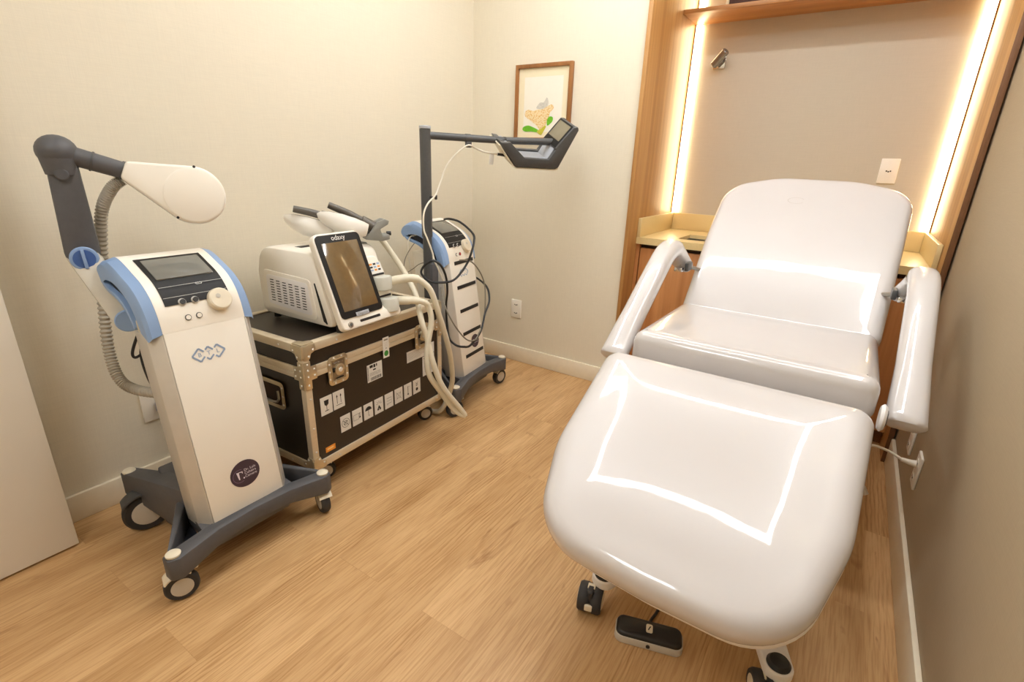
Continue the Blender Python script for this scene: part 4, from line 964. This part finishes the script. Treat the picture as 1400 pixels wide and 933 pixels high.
# arm rests
def arm(xc, sgn):
    p = catmull([(xc, 1.555, .640), (xc, 1.66, .712), (xc, 1.80, .808), (xc, 1.92, .890), (xc, 2.00, .935), (xc, 2.08, .945), (xc, 2.15, .915), (xc - sgn * .03, 2.20, .86)], 5)
    rings = []; N = len(p)
    for i, c in enumerate(p):
        d = (p[min(N - 1, i + 1)] - p[max(0, i - 1)]).normalized(); sd = V((1, 0, 0)); up = sd.cross(d).normalized()
        u = i / (N - 1)
        hw = .040 + .008 * max(0, 1 - u * 5) ; hh = .034 - .010 * max(0, 1 - u * 8)
        if u > .85: hw *= 1 - (u - .85) * 1.6
        sh = rounded([(-hw, -hh, .022), (hw, -hh, .022), (hw, hh, .026), (-hw, hh, .026)], 4)
        rings.append([c + sd * a + up * q for a, q in sh])
    # soft end
    e0 = rings[0]; c0 = p[0]; rings.insert(0, [c0 + (v - c0) * .82 - (p[1] - p[0]).normalized() * .006 for v in e0])
    e1 = rings[-1]; c1 = p[-1]; rings.append([c1 + (v - c1) * .7 + (p[-1] - p[-2]).normalized() * .008 for v in e1])
    a_ = MB().loft(rings, M['vinyl']).build('arm_rest', ch, True, ang=50)
    k = MB().box((xc - sgn * .055 - .008, 2.13, .850), (xc - sgn * .055 + .008, 2.19, .885), M['dgrey'], .004)
    k.cyl((xc - sgn * .02, 2.15, .875), (xc - sgn * .085, 2.26, .84), .008, M['steel'], n=14); k.box((xc - sgn * .012, 2.105, .848), (xc - sgn * .045, 2.145, .866), M['chrome'], .003)
    k.build('arm_bracket', a_, True)
arm(-.592, -1); arm(.222, 1)
# hinge cover on the right
k = MB().cyl((.158, 1.50, .665), (.172, 1.50, .665), .036, M['shell'], b=.006, n=28); k.cyl((.172, 1.50, .665), (.175, 1.50, .665), .022, M['grey'], n=24); k.build('hinge_cover', ch, True)
# frame, column and base
k = MB().box((-.45, 1.56, .555), (.09, 2.08, .61), M['shell'], .015); k.box((-.36, 1.30, .50), (-.32, 1.62, .56), M['shell'], .006); k.box((-.05, 1.30, .50), (-.01, 1.62, .56), M['shell'], .006)
k.build('seat_frame', ch, True)
MB().box((-.28, 1.62, .13), (-.08, 1.86, .36), M['shell'], .02).box((-.25, 1.65, .35), (-.11, 1.83, .56), M['lgrey'], .012).build('lift_column', ch, True)
MB().box((-.34, 1.48, .075), (-.02, 2.02, .135), M['shell'], .02).build('base_plate', ch, True)
def leg(x, y, ax, ay):
    a = V((ax, ay, .096)); e = V((x, y, .096)); d = (e - a).normalized(); X = frame(a, (0, 0, 1), d); L = (e - a).length
    lg = MB().prism(rounded([(0, -.045, .005), (L + .032, -.034, .03), (L + .032, .034, .03), (0, .045, .005)], 6), 'z', -.014, .014, M['shell'], .005, 3, X=X).build('base_leg', ch, True)
    MB().lathe([(.028, .013), (.028, .018), (.022, .026), (.002, .030)], M['black'], X @ Mx.Translation((L, 0, 0)), 24).build('leg_cap', lg, True)
    return lg
leg(.074, 1.14, -.08, 1.52); leg(-.395, 1.155, -.28, 1.52); leg(.074, 2.30, -.08, 1.98); leg(-.42, 2.30, -.28, 1.98)
def chcaster(x, y, rot):
    o = caster(ch, x + .19, y - 1.6, .042, .036, rot, .085, twin=True, fork=M['rubber'], hubm=M['beigecap'])
    fw = V((math.cos(rot), math.sin(rot), 0)); X = frame(V((x + .19, y - 1.6, .042)), (0, 0, 1), fw)
    k = MB()
    for a0 in (PI * .5, PI * 1.0, PI * .02):
        Xq = X @ Mx.Rotation(-a0 + PI / 2, 4, 'Y'); k.box((-.010, -.011, .036), (.010, .011, .0448), M['beigecap'], .002, X=Xq)
    k.build('tread_guard', o)
chcaster(-.416, 1.118, PI * .5 + .25); chcaster(.060, 1.115, PI * .62); chcaster(.074, 2.30, .6); chcaster(-.42, 2.30, 1.2)
# stitched oval emblem at the head of the back
X = XBk @ Mx.Translation((-.045, .640, .002)) @ Mx.Scale(.55, 4, (0, 1, 0))
MB().ring((0, 0), .030, .003, M['emboss'], X, 0, .15 * PI, 1.85 * PI, 30).build('embossed_emblem', bk, True)
# ------------------------------------------------------------------ foot pedal
pd = thing('foot_pedal', 'black and grey foot pedal on the floor below the leg rest', 'foot pedal', (-.236, 1.118, 0), math.radians(17))
o_ = rounded([(-.092, -.036, .022), (.092, -.036, .022), (.092, .036, .022), (-.092, .036, .022)], 6)
MB().prism(o_, 'z', .0, .024, M['hub'], .003, X=None).build('base', pd)
MB().cushion([(x * .97, y * .95 + .001) for x, y in o_], Mx.Translation((0, 0, .036)), .014, .012, .002, .003, M['black'], step=.012).build('rocker', pd)
k = MB().prism(rounded([(-.009, -.014, .005), (.009, -.014, .005), (.009, .014, .005), (-.009, .014, .005)], 4), 'z', .037, .0400, M['beigecap'], .0008); k.line((-.003, -.007), (.003, .007), .003, M['ink'], Mx.Identity(4), .0402); k.build('emblem_plate', pd)
MB().cyl((0, -.034, .013), (0, -.0385, .013), .0055, M['black'], n=16).build('front_button', pd)
MB().tube([(0, .034, .012), (.006, .06, .008), (.03, .12, .005), (.06, .24, .005), (.06, .40, .005)], .0045, M['cord'], 8).build('cable', pd)
# ------------------------------------------------------------------ power cord on the right wall
pc_ = thing('power_cord', 'white power cord plugged into the right wall socket, running under the chair', 'power cord', (.25, 2.03, 0))
MB().tube([(.312, 2.035, .322), (.27, 2.06, .330), (.22, 2.10, .315), (.15, 2.14, .26), (.08, 2.15, .16), (.0, 2.12, .05), (-.02, 2.08, .007), (-.02, 1.99, .007)], .005, M['cordw'], 8).build('cord', pc_, True)
MB().tube([(.352, 2.03, .322), (.335, 2.031, .322), (.31, 2.036, .322)], lambda u: .013 - .006 * u, M['plate'], 12).build('plug', pc_, True)
MB().tube([(.20, 2.13, .16), (.235, 2.13, .13), (.255, 2.125, .10)], lambda u: .005 + .006 * (u > .5), M['cordw'], 10).build('cord_end', pc_, True)

# ------------------------------------------------------------------ camera, view
cam = bpy.data.objects.new('camera', bpy.data.cameras.new('camera')); C.objects.link(cam)
a, p, r = 0.576039334, -0.338693379, -0.0351615025
Rm = Mx.Rotation(a, 3, 'Z') @ Mx.Rotation(p, 3, 'X') @ Mx.Rotation(r, 3, 'Y')
cam.matrix_world = Mx.Translation((0, 0, 1.25)) @ (Rm @ Mx.Rotation(PI / 2, 3, 'X')).to_4x4()
cam.data.sensor_width = 36; cam.data.lens = 36 * 690.604 / 1400; cam.data.clip_start = .02
sc_ = bpy.context.scene; sc_.camera = cam
w = bpy.data.worlds.new('world'); sc_.world = w; w.use_nodes = True
w.node_tree.nodes['Background'].inputs[0].default_value = (.9, .85, .75, 1); w.node_tree.nodes['Background'].inputs[1].default_value = .02
vs = sc_.view_settings; vs.view_transform = 'Standard'; vs.look = 'None'; vs.gamma = 1; vs.use_curve_mapping = False
vs.exposure = EXPO
sc_.cycles.max_bounces = 10; sc_.cycles.diffuse_bounces = 6; sc_.cycles.glossy_bounces = 4
try: sc_.cycles.use_denoising = True
except Exception: pass
